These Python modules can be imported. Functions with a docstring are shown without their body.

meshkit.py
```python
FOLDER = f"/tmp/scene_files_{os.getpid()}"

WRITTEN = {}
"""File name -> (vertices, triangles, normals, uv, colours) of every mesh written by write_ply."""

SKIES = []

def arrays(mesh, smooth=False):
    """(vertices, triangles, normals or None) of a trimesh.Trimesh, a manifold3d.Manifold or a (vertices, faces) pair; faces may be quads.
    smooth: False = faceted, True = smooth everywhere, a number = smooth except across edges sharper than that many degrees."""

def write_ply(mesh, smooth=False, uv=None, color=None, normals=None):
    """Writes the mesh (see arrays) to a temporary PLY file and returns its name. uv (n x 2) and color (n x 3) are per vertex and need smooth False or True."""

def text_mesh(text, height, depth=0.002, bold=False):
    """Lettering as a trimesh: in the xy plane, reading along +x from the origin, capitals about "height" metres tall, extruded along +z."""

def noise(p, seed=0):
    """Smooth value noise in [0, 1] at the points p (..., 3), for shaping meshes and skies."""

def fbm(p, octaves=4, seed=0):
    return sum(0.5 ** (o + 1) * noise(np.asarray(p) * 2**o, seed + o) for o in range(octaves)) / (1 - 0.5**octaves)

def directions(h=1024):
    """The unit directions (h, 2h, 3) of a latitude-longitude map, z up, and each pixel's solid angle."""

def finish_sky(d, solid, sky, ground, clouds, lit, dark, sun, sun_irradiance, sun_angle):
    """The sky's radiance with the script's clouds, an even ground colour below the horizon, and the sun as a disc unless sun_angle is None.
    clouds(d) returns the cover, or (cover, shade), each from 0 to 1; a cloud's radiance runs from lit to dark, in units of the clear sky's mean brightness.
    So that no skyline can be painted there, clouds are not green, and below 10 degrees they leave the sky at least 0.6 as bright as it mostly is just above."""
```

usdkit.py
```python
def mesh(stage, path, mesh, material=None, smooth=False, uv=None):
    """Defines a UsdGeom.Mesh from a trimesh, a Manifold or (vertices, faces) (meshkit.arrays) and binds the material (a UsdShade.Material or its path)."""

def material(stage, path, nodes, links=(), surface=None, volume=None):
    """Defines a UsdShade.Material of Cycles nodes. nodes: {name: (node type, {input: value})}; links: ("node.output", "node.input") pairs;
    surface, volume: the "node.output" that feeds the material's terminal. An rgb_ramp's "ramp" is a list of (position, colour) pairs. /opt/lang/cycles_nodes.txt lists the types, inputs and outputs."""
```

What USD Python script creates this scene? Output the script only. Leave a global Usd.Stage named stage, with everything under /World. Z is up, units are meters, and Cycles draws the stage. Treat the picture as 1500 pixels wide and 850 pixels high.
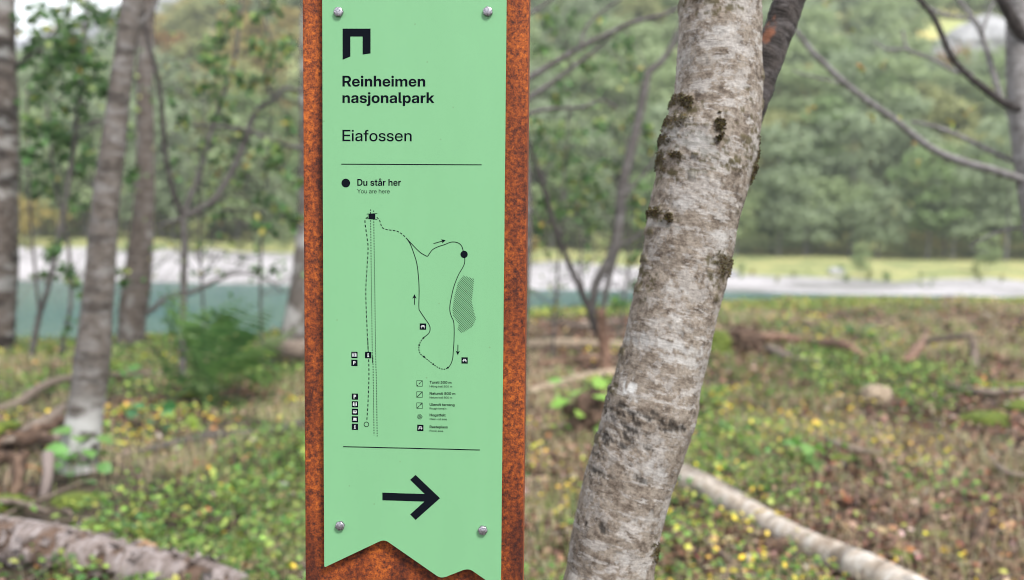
import math, glob
import numpy as np, trimesh, usdkit, meshkit
from meshkit import fbm, noise
from pxr import Usd, UsdGeom, UsdLux, UsdShade, Gf, Sdf, Vt
from shapely import geometry as sg, affinity, ops, box as sbox, union_all

# ------------------------------------------------------------------ camera, sky, sun, exposure
stage = Usd.Stage.CreateInMemory()
UsdGeom.SetStageUpAxis(stage, UsdGeom.Tokens.z)
UsdGeom.SetStageMetersPerUnit(stage, 1.0)
stage.SetDefaultPrim(UsdGeom.Xform.Define(stage, '/World').GetPrim())
UsdGeom.Scope.Define(stage, '/World/Looks')

F = 1458.0                                    # focal length in pixels of the 1500 px wide photograph (35 mm on full frame)
PITCH, ROLL, YAW = math.radians(4.18), math.radians(0.59), math.radians(3.0)
EYE = np.array([0, 0, 1.6])
FWD = np.array([0, math.cos(PITCH), -math.sin(PITCH)])
U0 = np.array([0, math.sin(PITCH), math.cos(PITCH)])
X0 = np.array([1.0, 0, 0])
RIGHT = X0 * math.cos(ROLL) + U0 * math.sin(ROLL)
UP = U0 * math.cos(ROLL) - X0 * math.sin(ROLL)

cam = UsdGeom.Camera.Define(stage, '/World/camera')
m4 = np.eye(4)
m4[0, :3], m4[1, :3], m4[2, :3], m4[3, :3] = RIGHT, UP, -FWD, EYE
cam.AddTransformOp().Set(Gf.Matrix4d(*m4.ravel().tolist()))
cam.CreateHorizontalApertureAttr(36.0)
cam.CreateVerticalApertureAttr(36.0 * 580 / 1024)
cam.CreateFocalLengthAttr(F / 1500 * 36)
cam.CreateClippingRangeAttr(Gf.Vec2f(0.05, 20000))
cam.CreateFStopAttr(2.8)
cam.CreateFocusDistanceAttr(1.4)
cam.CreateExposureAttr(2.25)

SUN_DIR = np.array([0.45, -0.70, 1.0]); SUN_DIR /= np.linalg.norm(SUN_DIR)
usdkit.material(stage, '/World/Looks/sky', {
    'tc': ('texture_coordinate', {}),
    'map': ('mapping', {'scale': (1.6, 1.6, 4.5)}),
    'n': ('noise_texture', {'scale': 1.5, 'detail': 5.0, 'roughness': 0.55}),
    'cov': ('rgb_ramp', {'ramp': [(0.30, (0.80, 0.80, 0.80)), (0.60, (1, 1, 1))]}),
    'shade': ('rgb_ramp', {'ramp': [(0.30, (3.0, 3.1, 3.4)), (0.70, (4.3, 4.3, 4.5))]}),
    'sky': ('sky_texture', {'sky_type': 'single_scattering', 'sun_disc': False, 'sun_elevation': math.asin(SUN_DIR[2]), 'sun_rotation': math.atan2(SUN_DIR[0], SUN_DIR[1])}),
    'mix': ('mix_color', {'use_clamp': False}),
    'bg': ('background_shader', {'strength': 0.10})},
    [('tc.generated', 'map.vector'), ('map.vector', 'n.vector'), ('n.fac', 'cov.fac'), ('n.fac', 'shade.fac'), ('cov.color', 'mix.fac'), ('sky.color', 'mix.a'), ('shade.color', 'mix.b'), ('mix.result', 'bg.color')],
    surface='bg.background')
dome = UsdLux.DomeLight.Define(stage, '/World/sky')
dome.GetPrim().SetCustomDataByKey('kind', 'structure')
UsdShade.MaterialBindingAPI.Apply(dome.GetPrim()).Bind(UsdShade.Material.Get(stage, '/World/Looks/sky'))
sun = UsdLux.DistantLight.Define(stage, '/World/sun')
sun.CreateIntensityAttr(0.40); sun.CreateAngleAttr(14.0); sun.CreateColorAttr(Gf.Vec3f(1, 0.97, 0.93))
sun.GetPrim().CreateAttribute('inputs:normalize', Sdf.ValueTypeNames.Bool).Set(True)
zc = SUN_DIR; xc = np.cross([0, 1, 0], zc); xc /= np.linalg.norm(xc); yc = np.cross(zc, xc)
m4 = np.eye(4); m4[0, :3], m4[1, :3], m4[2, :3] = xc, yc, zc
sun.AddTransformOp().Set(Gf.Matrix4d(*m4.ravel().tolist()))

HAZE = 0.0007                                 # density of the valley mist

# ------------------------------------------------------------------ helpers
def ray(px, py):
    return FWD + (px - 750) / F * RIGHT - (py - 425) / F * UP

def P(px, py, d):
    return EYE + ray(px, py) * d

used = {}
def fresh(parent, name):
    k = (parent, name); n = used.get(k, 0); used[k] = n + 1
    return f'{parent}/{name}' + (f'_{n:03d}' if n else '')

def M(name):
    return UsdShade.Material.Get(stage, '/World/Looks/' + name)

def keys(prim, label=None, cat=None, group=None, kind=None):
    for k, v in (('label', label), ('category', cat), ('group', group), ('kind', kind)):
        if v: prim.SetCustomDataByKey(k, v)

class Thing:
    def __init__(self, name, label, cat, loc=(0, 0, 0), group=None, rotz=0.0):
        self.path = fresh('/World', name); self.loc = np.asarray(loc, float); self.rotz = rotz
        x = UsdGeom.Xform.Define(stage, self.path)
        x.AddTranslateOp().Set(Gf.Vec3d(*self.loc.tolist()))
        if rotz: x.AddRotateZOp().Set(math.degrees(rotz))
        self.prim = x.GetPrim(); keys(self.prim, label, cat, group)

def obj(name, mesh, mat, parent=None, smooth=False, local=False, col=None, rest=None, mask=None, label=None, cat=None, group=None, kind=None):
    """One Mesh prim; parent: None, a Thing, or (Thing, mesh path). World points unless local."""
    t = parent[0] if isinstance(parent, tuple) else parent
    base = '/World' if parent is None else parent[1] if isinstance(parent, tuple) else parent.path
    if isinstance(mesh, trimesh.Trimesh): mesh = (np.array(mesh.vertices), np.array(mesh.faces))
    v, f = mesh
    if t is not None and not local: v = np.asarray(v) - t.loc
    path = fresh(base, name)
    um = usdkit.mesh(stage, path, (v, f), M(mat), smooth=smooth)
    api = UsdGeom.PrimvarsAPI(um)
    if col is not None: api.CreatePrimvar('col', Sdf.ValueTypeNames.Color3fArray, 'vertex').Set(Vt.Vec3fArray.FromNumpy(np.asarray(col, np.float32)))
    if rest is not None: api.CreatePrimvar('rest', Sdf.ValueTypeNames.Float3Array, 'vertex').Set(Vt.Vec3fArray.FromNumpy(np.asarray(rest, np.float32)))
    if mask is not None: api.CreatePrimvar('mask', Sdf.ValueTypeNames.Color3fArray, 'vertex').Set(Vt.Vec3fArray.FromNumpy(np.asarray(mask, np.float32)))
    keys(um.GetPrim(), label, cat, group, kind)
    return path

def join(parts):
    vs, fs, n = [], [], 0
    for v, f in parts:
        vs.append(v); fs.append(np.asarray(f) + n); n += len(v)
    return np.vstack(vs), np.vstack(fs)

def spline(pts, n):
    """Catmull-Rom through pts (k, d) resampled to n rows, evenly by chord length."""
    p = np.asarray(pts, float)
    if len(p) == 2: return p[0] + (p[1] - p[0]) * np.linspace(0, 1, n)[:, None]
    q = np.vstack([2 * p[0] - p[1], p, 2 * p[-1] - p[-2]])
    s = np.concatenate([[0], np.cumsum(np.linalg.norm(np.diff(p[:, :3], axis=0), axis=1))])
    x = np.linspace(0, s[-1], n); i = np.clip(np.searchsorted(s, x, 'right') - 1, 0, len(p) - 2)
    t = ((x - s[i]) / np.maximum(s[i + 1] - s[i], 1e-9))[:, None]
    a, b, c, d = q[i], q[i + 1], q[i + 2], q[i + 3]
    return 0.5 * (2 * b + (c - a) * t + (2 * a - 5 * b + 4 * c - d) * t ** 2 + (3 * b - a - 3 * c + d) * t ** 3)

def tube(pts, radii, n=24, sides=10, rough=0.0, freq=6.0, seed=0, caps=True, oval=1.0):
    """Tapered limb along pts. Returns (v, f, rest): rest are straightened coordinates for the bark."""
    r = np.interp(np.linspace(0, 1, n), np.linspace(0, 1, len(radii)), radii) if len(radii) != len(pts) else None
    if r is None:
        c = spline(np.column_stack([pts, radii]), n); r, c = c[:, 3], c[:, :3]
    else: c = spline(pts, n)
    tan = np.gradient(c, axis=0); tan /= np.linalg.norm(tan, axis=1, keepdims=True) + 1e-12
    ref = np.array([0, 1.0, 0]) if abs(tan[:, 1]).mean() < 0.75 else np.array([0, 0, 1.0])
    a = np.cross(tan, ref); a /= np.linalg.norm(a, axis=1, keepdims=True)
    b = np.cross(a, tan)
    th = np.linspace(0, 2 * np.pi, sides, endpoint=False)
    s = np.concatenate([[0], np.cumsum(np.linalg.norm(np.diff(c, axis=0), axis=1))])
    ring = np.stack([np.cos(th), np.sin(th)], 1)
    rest = np.concatenate([np.broadcast_to(ring[None], (n, sides, 2)) * r[:, None, None], np.broadcast_to(s[:, None, None], (n, sides, 1))], 2)
    rr = np.broadcast_to(r[:, None], (n, sides)).copy()
    if rough: rr *= 1 + rough * (fbm(rest * freq + 31.7 + seed * 7.3, 4, seed) - 0.5) * 2
    v = c[:, None] + a[:, None] * (np.cos(th)[None] * rr)[..., None] + b[:, None] * (np.sin(th)[None] * rr * oval)[..., None]
    i, j = np.meshgrid(np.arange(n - 1), np.arange(sides), indexing='ij'); k = (j + 1) % sides
    q = np.stack([i * sides + j, (i + 1) * sides + j, (i + 1) * sides + k, i * sides + k], -1).reshape(-1, 4)
    f = np.vstack([q[:, [0, 1, 2]], q[:, [0, 2, 3]]])
    v, rest = v.reshape(-1, 3), rest.reshape(-1, 3)
    if caps:
        e = len(v); v = np.vstack([v, c[0], c[-1]]); rest = np.vstack([rest, [0, 0, s[0]], [0, 0, s[-1]]])
        j = np.arange(sides); k = (j + 1) % sides; o = (n - 1) * sides
        f = np.vstack([f, np.stack([np.full(sides, e), j, k], 1), np.stack([np.full(sides, e + 1), o + k, o + j], 1)])
    return v, f, rest + np.array([seed * 3.1, seed * 1.7, seed * 5.3])

def jtubes(ts):
    v, f = join([(t[0], t[1]) for t in ts])
    return v, f, np.vstack([t[2] for t in ts])

LEAF = np.array([[0, 0, 0], [0.30, 0.33, 0.06], [0.34, 0.62, 0.06], [0, 1, -0.05], [-0.34, 0.62, 0.06], [-0.30, 0.33, 0.06]])
LEAF_F = np.array([[0, 1, 5], [1, 2, 5], [5, 2, 4], [2, 3, 4]])
def leaves(pos, size, rng, dirs=None, flat=0.0, col=None, nor=None):
    """Many small leaves at pos (n,3), size (n,). flat 1 = lying level. Returns (v, f, colours)."""
    n = len(pos)
    if dirs is None:
        dirs = rng.normal(size=(n, 3)); dirs[:, 2] *= (1 - flat) * 0.8; dirs[:, 2] -= 0.25 * (1 - flat)
    dirs = dirs / np.linalg.norm(dirs, axis=1, keepdims=True)
    if nor is None: nor = rng.normal(size=(n, 3)) * (1 - 0.75 * flat) + np.array([0, 0, 1.0]) * (0.5 + flat)
    side = np.cross(dirs, nor); side /= np.linalg.norm(side, axis=1, keepdims=True) + 1e-9
    nor = np.cross(side, dirs)
    L = LEAF[None] * np.asarray(size)[:, None, None]
    v = pos[:, None] + side[:, None] * L[..., :1] + dirs[:, None] * L[..., 1:2] + nor[:, None] * L[..., 2:]
    f = (np.arange(n) * 6)[:, None, None] + LEAF_F[None]
    c = None if col is None else np.repeat(col, 6, 0)
    return v.reshape(-1, 3), f.reshape(-1, 3), c

def palette(rng, n, cols, w, jit=0.25):
    c = np.array(cols)[rng.choice(len(cols), n, p=np.array(w) / sum(w))]
    return np.clip(c * (1 + jit * rng.normal(size=(n, 1))) * (1 + 0.08 * rng.normal(size=(n, 3))), 0.004, 0.9)

def blob(center, size, sub=3, rough=0.3, freq=3.0, seed=0, squash=(1, 1, 1)):
    m = trimesh.creation.icosphere(subdivisions=sub)
    v = np.array(m.vertices); k = 1 + rough * 2 * (fbm(v * freq + seed * 9.1, 4, seed) - 0.5)
    return v * k[:, None] * size * np.array(squash) + center, np.array(m.faces)

# ------------------------------------------------------------------ terrain
BX = [-60, -20, -5.8, -2.6, 0.57, 4.4, 10, 40, 90]; BY = [12, 12.8, 13.3, 14.0, 18.0, 20.6, 22.0, 25, 31]
def bank(x): return np.interp(x, BX, BY) + 0.5 * (noise(np.stack([x * 0.5, x * 0, x * 0], -1), 5) - 0.5)
WATER = -1.42
def shore(x): return np.interp(x, [-60, -16, 0, 16, 60], [45, 43.5, 42, 40.8, 39]) + 1.2 * (noise(np.stack([x * 0.12, x * 0, x * 0], -1), 8) - 0.5)
def sm(t): t = np.clip(t, 0, 1); return t * t * (3 - 2 * t)
def elev(t):
    return np.interp(t, [-3, -1, -0.62, -0.5, -0.43, -0.40, -0.357, -0.31, -0.2, 0, 0.7, 1.5], [0.30, 0.26, 0.17, 0.150, 0.150, 0.158, 0.195, 0.235, 0.30, 0.34, 0.34, 0.30])
def terrain(x, y):
    x, y = np.broadcast_arrays(np.asarray(x, float), np.asarray(y, float))
    p = np.stack([x, y, 0 * x], -1)
    near = 0.22 * (fbm(p * 0.55, 3, 3) - 0.5) + 0.17 * (fbm(p * 1.9, 3, 4) - 0.5) + 0.045 * (fbm(p * 9, 2, 6) - 0.5)
    d = y - bank(x)
    near = near * (1 - sm((d + 1.5) / 3)) - 0.10 * sm((d + 4) / 4) - 2.3 * sm((d + 0.3) / 4.0)
    far = y - shore(x)
    amp = np.interp(x, [-16, 3, 14], [1.0, 0.75, 0.45])
    up = -2.42 + 1.0 * sm((far + 4) / 4) + amp * (0.95 * sm(far / 15) + 0.45 * sm((far - 12) / 10)) + 0.25 * (fbm(p * 0.25, 3, 9) - 0.5) * sm(far / 6)
    s = np.maximum(y - 66, 0)
    t = x / np.maximum(y, 1)
    a, b = 0.47 * s, elev(t) * np.minimum(y, 262) - 6.5
    hill = np.where(s > 0, -np.log(np.exp(-a / 4.0) + np.exp(-np.maximum(b, 0) / 4.0)) * 4.0 + 2.77 * np.exp(-a / 4.0), 0)
    hill = np.maximum(hill, 0) * sm(s / 8) + np.where(s > 4, 3.0 * (fbm(p * 0.05, 3, 12) - 0.5) * sm(s / 30), 0)
    z = np.where(y < 30, near, up + hill)
    return z

def G(px, py, lift=0.0):
    """The point of the terrain seen at a photo pixel."""
    r = ray(px, py); ts = np.linspace(2.2, 30, 1400)
    p = EYE + r[None] * ts[:, None]
    h = p[:, 2] - terrain(p[:, 0], p[:, 1])
    i = int(np.argmax(h < 0)) if (h < 0).any() else int(np.argmin(np.abs(h)))
    q = p[i]; q[2] = terrain(q[0], q[1]) + lift
    return q

def grid(xs, ys, fz):
    X, Y = np.meshgrid(xs, ys); v = np.stack([X, Y, fz(X, Y)], -1).reshape(-1, 3)
    n, k = len(ys), len(xs); i, j = np.meshgrid(np.arange(n - 1), np.arange(k - 1), indexing='ij')
    q = np.stack([i * k + j, i * k + j + 1, (i + 1) * k + j + 1, (i + 1) * k + j], -1).reshape(-1, 4)
    return v, np.vstack([q[:, [0, 1, 2]], q[:, [0, 2, 3]]])

# ------------------------------------------------------------------ materials
def mat(name, nodes, links, surface='p.BSDF'):
    usdkit.material(stage, '/World/Looks/' + name, nodes, links, surface=surface)

def noisy(name, stops, scale, detail=6.0, rough=0.6, bump=0.3, dist=0.01, stretch=(1, 1, 1), gloss=0.85, coord='pos', spec=0.3, second=None):
    nodes = {'m': ('mapping', {'scale': stretch}),
             'n': ('noise_texture', {'scale': scale, 'detail': detail, 'roughness': rough}),
             'r': ('rgb_ramp', {'ramp': stops}),
             'b': ('bump', {'strength': bump, 'distance': dist}),
             'p': ('principled_bsdf', {'roughness': gloss, 'specular_ior_level': spec})}
    links = [('m.vector', 'n.vector'), ('n.fac', 'r.fac'), ('n.fac', 'b.height'), ('b.normal', 'p.normal')]
    if coord == 'pos': nodes['g'] = ('geometry', {}); links.append(('g.position', 'm.vector'))
    elif coord == 'obj': nodes['g'] = ('texture_coordinate', {}); links.append(('g.object', 'm.vector'))
    else: nodes['g'] = ('attribute', {'attribute': 'rest'}); links.append(('g.vector', 'm.vector'))
    if second:
        sc, st2 = second
        nodes['n2'] = ('noise_texture', {'scale': sc, 'detail': 3.0, 'roughness': 0.5}); nodes['r2'] = ('rgb_ramp', {'ramp': st2})
        nodes['x'] = ('mix_color', {'blend_type': 'multiply', 'fac': 1.0})
        links += [('m.vector', 'n2.vector'), ('n2.fac', 'r2.fac'), ('r.color', 'x.a'), ('r2.color', 'x.b'), ('x.result', 'p.base_color')]
    else: links.append(('r.color', 'p.base_color'))
    mat(name, nodes, links)

def bark(name, dark, mid, pale, patch, scale=26.0, spots=0.5, moss=(0.045, 0.036, 0.012), bump=0.5, fine=(1, 1, 1.25), cover=0.50, band=3.2, blotch=0.0, crisp=1.0, lines=0.0):
    mat(name, {
        'a': ('attribute', {'attribute': 'rest'}),
        'k': ('attribute', {'attribute': 'mask'}),
        'ks': ('separate_color', {}),
        'm1': ('mapping', {'scale': fine}), 'm2': ('mapping', {'scale': (1, 1, band)}), 'm3': ('mapping', {'scale': (1, 1, 4.5)}),
        'n1': ('noise_texture', {'scale': scale, 'detail': 8.0, 'roughness': 0.72}),
        'r1': ('rgb_ramp', {'ramp': [(0.47 - 0.17 * crisp, dark), (0.47, mid), (0.47 + 0.15 * crisp, pale)]}),
        'n2': ('noise_texture', {'scale': scale * 0.42, 'detail': 7.0, 'roughness': 0.70}),
        'f2': ('rgb_ramp', {'ramp': [(cover, (0, 0, 0)), (cover + 0.10 * crisp, (0.85, 0.85, 0.85))]}),
        'n3': ('noise_texture', {'scale': scale * 1.5, 'detail': 4.0, 'roughness': 0.6}),
        'f3': ('rgb_ramp', {'ramp': [(0.25, (spots, spots, spots)), (0.36, (0, 0, 0))]}),
        'n4': ('noise_texture', {'scale': scale * 4.0, 'detail': 5.0, 'roughness': 0.7}),
        'f4': ('rgb_ramp', {'ramp': [(0.3, (0.62, 0.62, 0.62)), (0.6, (1.12, 1.12, 1.12))]}),
        'c1': ('mix_color', {'b': patch}), 'c2': ('mix_color', {'b': dark}), 'c3': ('mix_color', {'blend_type': 'multiply', 'fac': 1.0, 'use_clamp': False}),
        'c4': ('mix_color', {'b': moss}), 'c5': ('mix_color', {'b': tuple(0.22 * x for x in dark)}), 'c6': ('mix_color', {'b': (0.36, 0.36, 0.35)}),
        'h1': ('math', {'math_type': 'multiply_add', 'value2': 0.5}),
        'n5': ('noise_texture', {'scale': scale * 0.33, 'detail': 9.0, 'roughness': 0.78}), 'm6': ('mapping', {'scale': (1, 1, 14)}), 'n6': ('noise_texture', {'scale': scale * 0.5, 'detail': 3.0, 'roughness': 0.55}), 'f6': ('rgb_ramp', {'ramp': [(0.30, (lines, lines, lines)), (0.36, (0, 0, 0))]}), 'c8': ('mix_color', {'b': dark}), 'f5': ('rgb_ramp', {'ramp': [(0.525, (0, 0, 0)), (0.55, (blotch, blotch, blotch))]}), 'c7': ('mix_color', {'b': tuple(0.9 * x + 0.02 for x in patch)}),
        'b': ('bump', {'strength': bump, 'distance': 0.006}),
        'p': ('principled_bsdf', {'roughness': 0.88, 'specular_ior_level': 0.25})},
        [('a.vector', 'm1.vector'), ('a.vector', 'm2.vector'), ('a.vector', 'm3.vector'), ('m1.vector', 'n1.vector'), ('m2.vector', 'n2.vector'), ('m3.vector', 'n3.vector'), ('a.vector', 'n4.vector'),
         ('n1.fac', 'r1.fac'), ('n2.fac', 'f2.fac'), ('n3.fac', 'f3.fac'), ('n4.fac', 'f4.fac'), ('f2.color', 'c1.fac'), ('r1.color', 'c1.a'), ('c1.result', 'c7.a'), ('f3.color', 'c2.fac'), ('a.vector', 'm6.vector'), ('m6.vector', 'n6.vector'), ('n6.fac', 'f6.fac'), ('f6.color', 'c8.fac'), ('c7.result', 'c8.a'), ('c8.result', 'c2.a'), ('c2.result', 'c3.a'), ('f4.color', 'c3.b'), ('a.vector', 'n5.vector'), ('n5.fac', 'f5.fac'), ('f5.color', 'c7.fac'),
         ('k.color', 'ks.color'), ('ks.r', 'c4.fac'), ('c3.result', 'c4.a'), ('ks.g', 'c5.fac'), ('c4.result', 'c5.a'), ('ks.b', 'c6.fac'), ('c5.result', 'c6.a'), ('c6.result', 'p.base_color'),
         ('n1.fac', 'h1.value1'), ('n3.fac', 'h1.value3'), ('h1.value', 'b.height'), ('b.normal', 'p.normal')])

def leaf_mat(name, color=None, trans=0.35):
    nodes = {'p': ('principled_bsdf', {'roughness': 0.55, 'specular_ior_level': 0.35}), 't': ('translucent_bsdf', {}), 'x': ('mix_closure', {'fac': trans})}
    links = [('p.BSDF', 'x.closure1'), ('t.BSDF', 'x.closure2')]
    if color is None:
        nodes['a'] = ('attribute', {'attribute': 'col'}); links += [('a.color', 'p.base_color'), ('a.color', 't.color')]
    else:
        nodes['g'] = ('geometry', {}); nodes['h'] = ('hsv', {'color': color, 'saturation': 1.0})
        nodes['v'] = ('map_range', {'from_min': 0.0, 'from_max': 1.0, 'to_min': 0.35, 'to_max': 1.6})
        links += [('g.random_per_island', 'v.value'), ('v.result', 'h.value'), ('h.color', 'p.base_color'), ('h.color', 't.color')]
    mat(name, nodes, links, 'x.closure')

bark('bark_grey', (0.054, 0.041, 0.031), (0.128, 0.103, 0.081), (0.184, 0.157, 0.129), (0.272, 0.255, 0.236), scale=50, spots=0.4, fine=(1, 1, 1.2), cover=0.53, band=3.3, blotch=0.6, crisp=0.6, lines=0.75, bump=0.3)
bark('bark_far', (0.02926, 0.02341, 0.01915), (0.07182, 0.05958, 0.05107), (0.1091, 0.09576, 0.08512), (0.1436, 0.1357, 0.1303), scale=12)
bark('bark_brown', (0.02128, 0.01596, 0.01277), (0.05586, 0.04362, 0.03564), (0.08778, 0.07182, 0.06118), (0.117, 0.1037, 0.09576), scale=10)
bark('bark_dark', (0.007448, 0.005852, 0.00532), (0.02022, 0.01649, 0.0149), (0.04522, 0.03724, 0.03405), (0.06916, 0.06118, 0.06118), scale=30, bump=0.8, moss=(0.13, 0.050, 0.026))
bark('bark_twig', (0.02128, 0.01809, 0.01596), (0.05054, 0.04362, 0.0399), (0.08512, 0.07714, 0.07182), (0.1117, 0.1064, 0.1037), scale=24)
bark('bark_pale_twig', (0.04788, 0.04256, 0.0399), (0.1064, 0.09842, 0.0947), (0.1596, 0.1516, 0.149), (0.1968, 0.1915, 0.1915), scale=24)
bark('bark_white', (0.1064, 0.06916, 0.04522), (0.2766, 0.2288, 0.1809), (0.3724, 0.3352, 0.2926), (0.415, 0.3937, 0.3618), scale=12, spots=0.6)
bark('bark_peeling', (0.03192, 0.02234, 0.01809), (0.1383, 0.1091, 0.09842), (0.2234, 0.1889, 0.1782), (0.2766, 0.2447, 0.2394), scale=22, spots=0.9, bump=1.0, moss=(0.114, 0.0646, 0.038))
noisy('rotten_wood', [(0.3, (0.01596, 0.009576, 0.006384)), (0.5, (0.06384, 0.03724, 0.02447)), (0.7, (0.1436, 0.09576, 0.0665))], 18, stretch=(1, 1, 1), bump=0.8, dist=0.02)
noisy('dead_stick', [(0.3, (0.0532, 0.0399, 0.02926)), (0.55, (0.1383, 0.1064, 0.08512)), (0.7, (0.2022, 0.1702, 0.1436))], 25, bump=0.5)
noisy('red_wood', [(0.3, (0.035, 0.019, 0.012)), (0.5, (0.115, 0.064, 0.042)), (0.7, (0.24, 0.155, 0.11))], 20, bump=0.8)
noisy('tan_clod', [(0.3, (0.10, 0.075, 0.05)), (0.5, (0.22, 0.17, 0.12)), (0.7, (0.32, 0.26, 0.19))], 22, bump=0.8)
noisy('inner_wood', [(0.3, (0.1596, 0.09044, 0.04788)), (0.6, (0.2926, 0.1915, 0.117))], 30, bump=0.4)
noisy('moss', [(0.3, (0.01186, 0.01067, 0.002964)), (0.5, (0.0326, 0.02964, 0.005928)), (0.7, (0.07114, 0.05632, 0.01304))], 160, bump=1.0, dist=0.004)
noisy('moss_green', [(0.3, (0.02075, 0.0326, 0.004742)), (0.5, (0.05928, 0.08299, 0.008892)), (0.7, (0.1304, 0.1541, 0.01778))], 40, bump=1.0, dist=0.01)
noisy('forest_soil', [(0.28, (0.0166, 0.01079, 0.007469)), (0.42, (0.05394, 0.03527, 0.02407)), (0.52, (0.08715, 0.06224, 0.0415)), (0.62, (0.05809, 0.06639, 0.02075)), (0.75, (0.1494, 0.1162, 0.07882))], 7, detail=10, rough=0.72, bump=0.8, dist=0.03, second=(0.14, [(0.35, (0.415, 0.3912, 0.3557)), (0.65, (0.6817, 0.7114, 0.5928))]))
noisy('gravel', [(0.3, (0.2448, 0.2324, 0.2356)), (0.5, (0.3793, 0.3609, 0.367)), (0.7, (0.465, 0.4466, 0.4527))], 2.5, detail=10, rough=0.75, bump=0.6, dist=0.05, second=(0.22, [(0.38, (0.418, 0.4256, 0.4028)), (0.5, (0.722, 0.722, 0.722)), (0.7, (0.836, 0.836, 0.836))]))
noisy('meadow', [(0.35, (0.085, 0.115, 0.045)), (0.5, (0.20, 0.215, 0.080)), (0.65, (0.31, 0.27, 0.115))], 0.6, detail=8, bump=0.5, dist=0.1)
noisy('hill_grass', [(0.3, (0.14, 0.19, 0.08)), (0.5, (0.26, 0.29, 0.12)), (0.7, (0.44, 0.36, 0.13))], 0.09, detail=8, bump=0.3, dist=0.3)
noisy('mountain_rock', [(0.35, (0.03, 0.025, 0.05)), (0.65, (0.06, 0.05, 0.085))], 0.015, detail=8, bump=0.5, dist=5)
noisy('pale_rock', [(0.35, (0.1628, 0.1628, 0.1674)), (0.6, (0.2883, 0.2883, 0.2929))], 1.2, detail=8, bump=0.6, dist=0.05)
noisy('white_stone', [(0.3, (0.2093, 0.1953, 0.186)), (0.7, (0.3348, 0.3255, 0.3162))], 30, bump=0.3)
leaf_mat('leaf_attr')
for nm, c in (('leaf_pale', (0.64, 0.82, 0.38)), ('leaf_mid', (0.48, 0.70, 0.27)), ('leaf_lime', (0.70, 0.75, 0.30)), ('leaf_yellow', (0.82, 0.66, 0.20)), ('leaf_orange', (0.60, 0.33, 0.08)), ('leaf_greyish', (0.62, 0.78, 0.45)), ('fern_green', (0.2499, 0.4998, 0.1249)), ('fern_dark', (0.1333, 0.3165, 0.0833)), ('leaf_herb', (0.3998, 0.6331, 0.2166))):
    leaf_mat(nm, c, 0.45)
mat('river_water', {
    'g': ('geometry', {}), 'm': ('mapping', {'scale': (0.7, 1.8, 1)}),
    'n': ('noise_texture', {'scale': 1.3, 'detail': 5.0, 'roughness': 0.6}),
    'b': ('bump', {'strength': 0.35, 'distance': 0.06}),
    'p': ('principled_bsdf', {'roughness': 0.16, 'ior': 1.33}),
    'n2': ('noise_texture', {'scale': 0.25, 'detail': 4.0}), 'r2': ('rgb_ramp', {'ramp': [(0.35, (0.0156, 0.0663, 0.0702)), (0.65, (0.0468, 0.0975, 0.08736))]})},
    [('g.position', 'm.vector'), ('m.vector', 'n.vector'), ('m.vector', 'n2.vector'), ('n2.fac', 'r2.fac'), ('r2.color', 'p.base_color'), ('n.fac', 'b.height'), ('b.normal', 'p.normal')])
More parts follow.
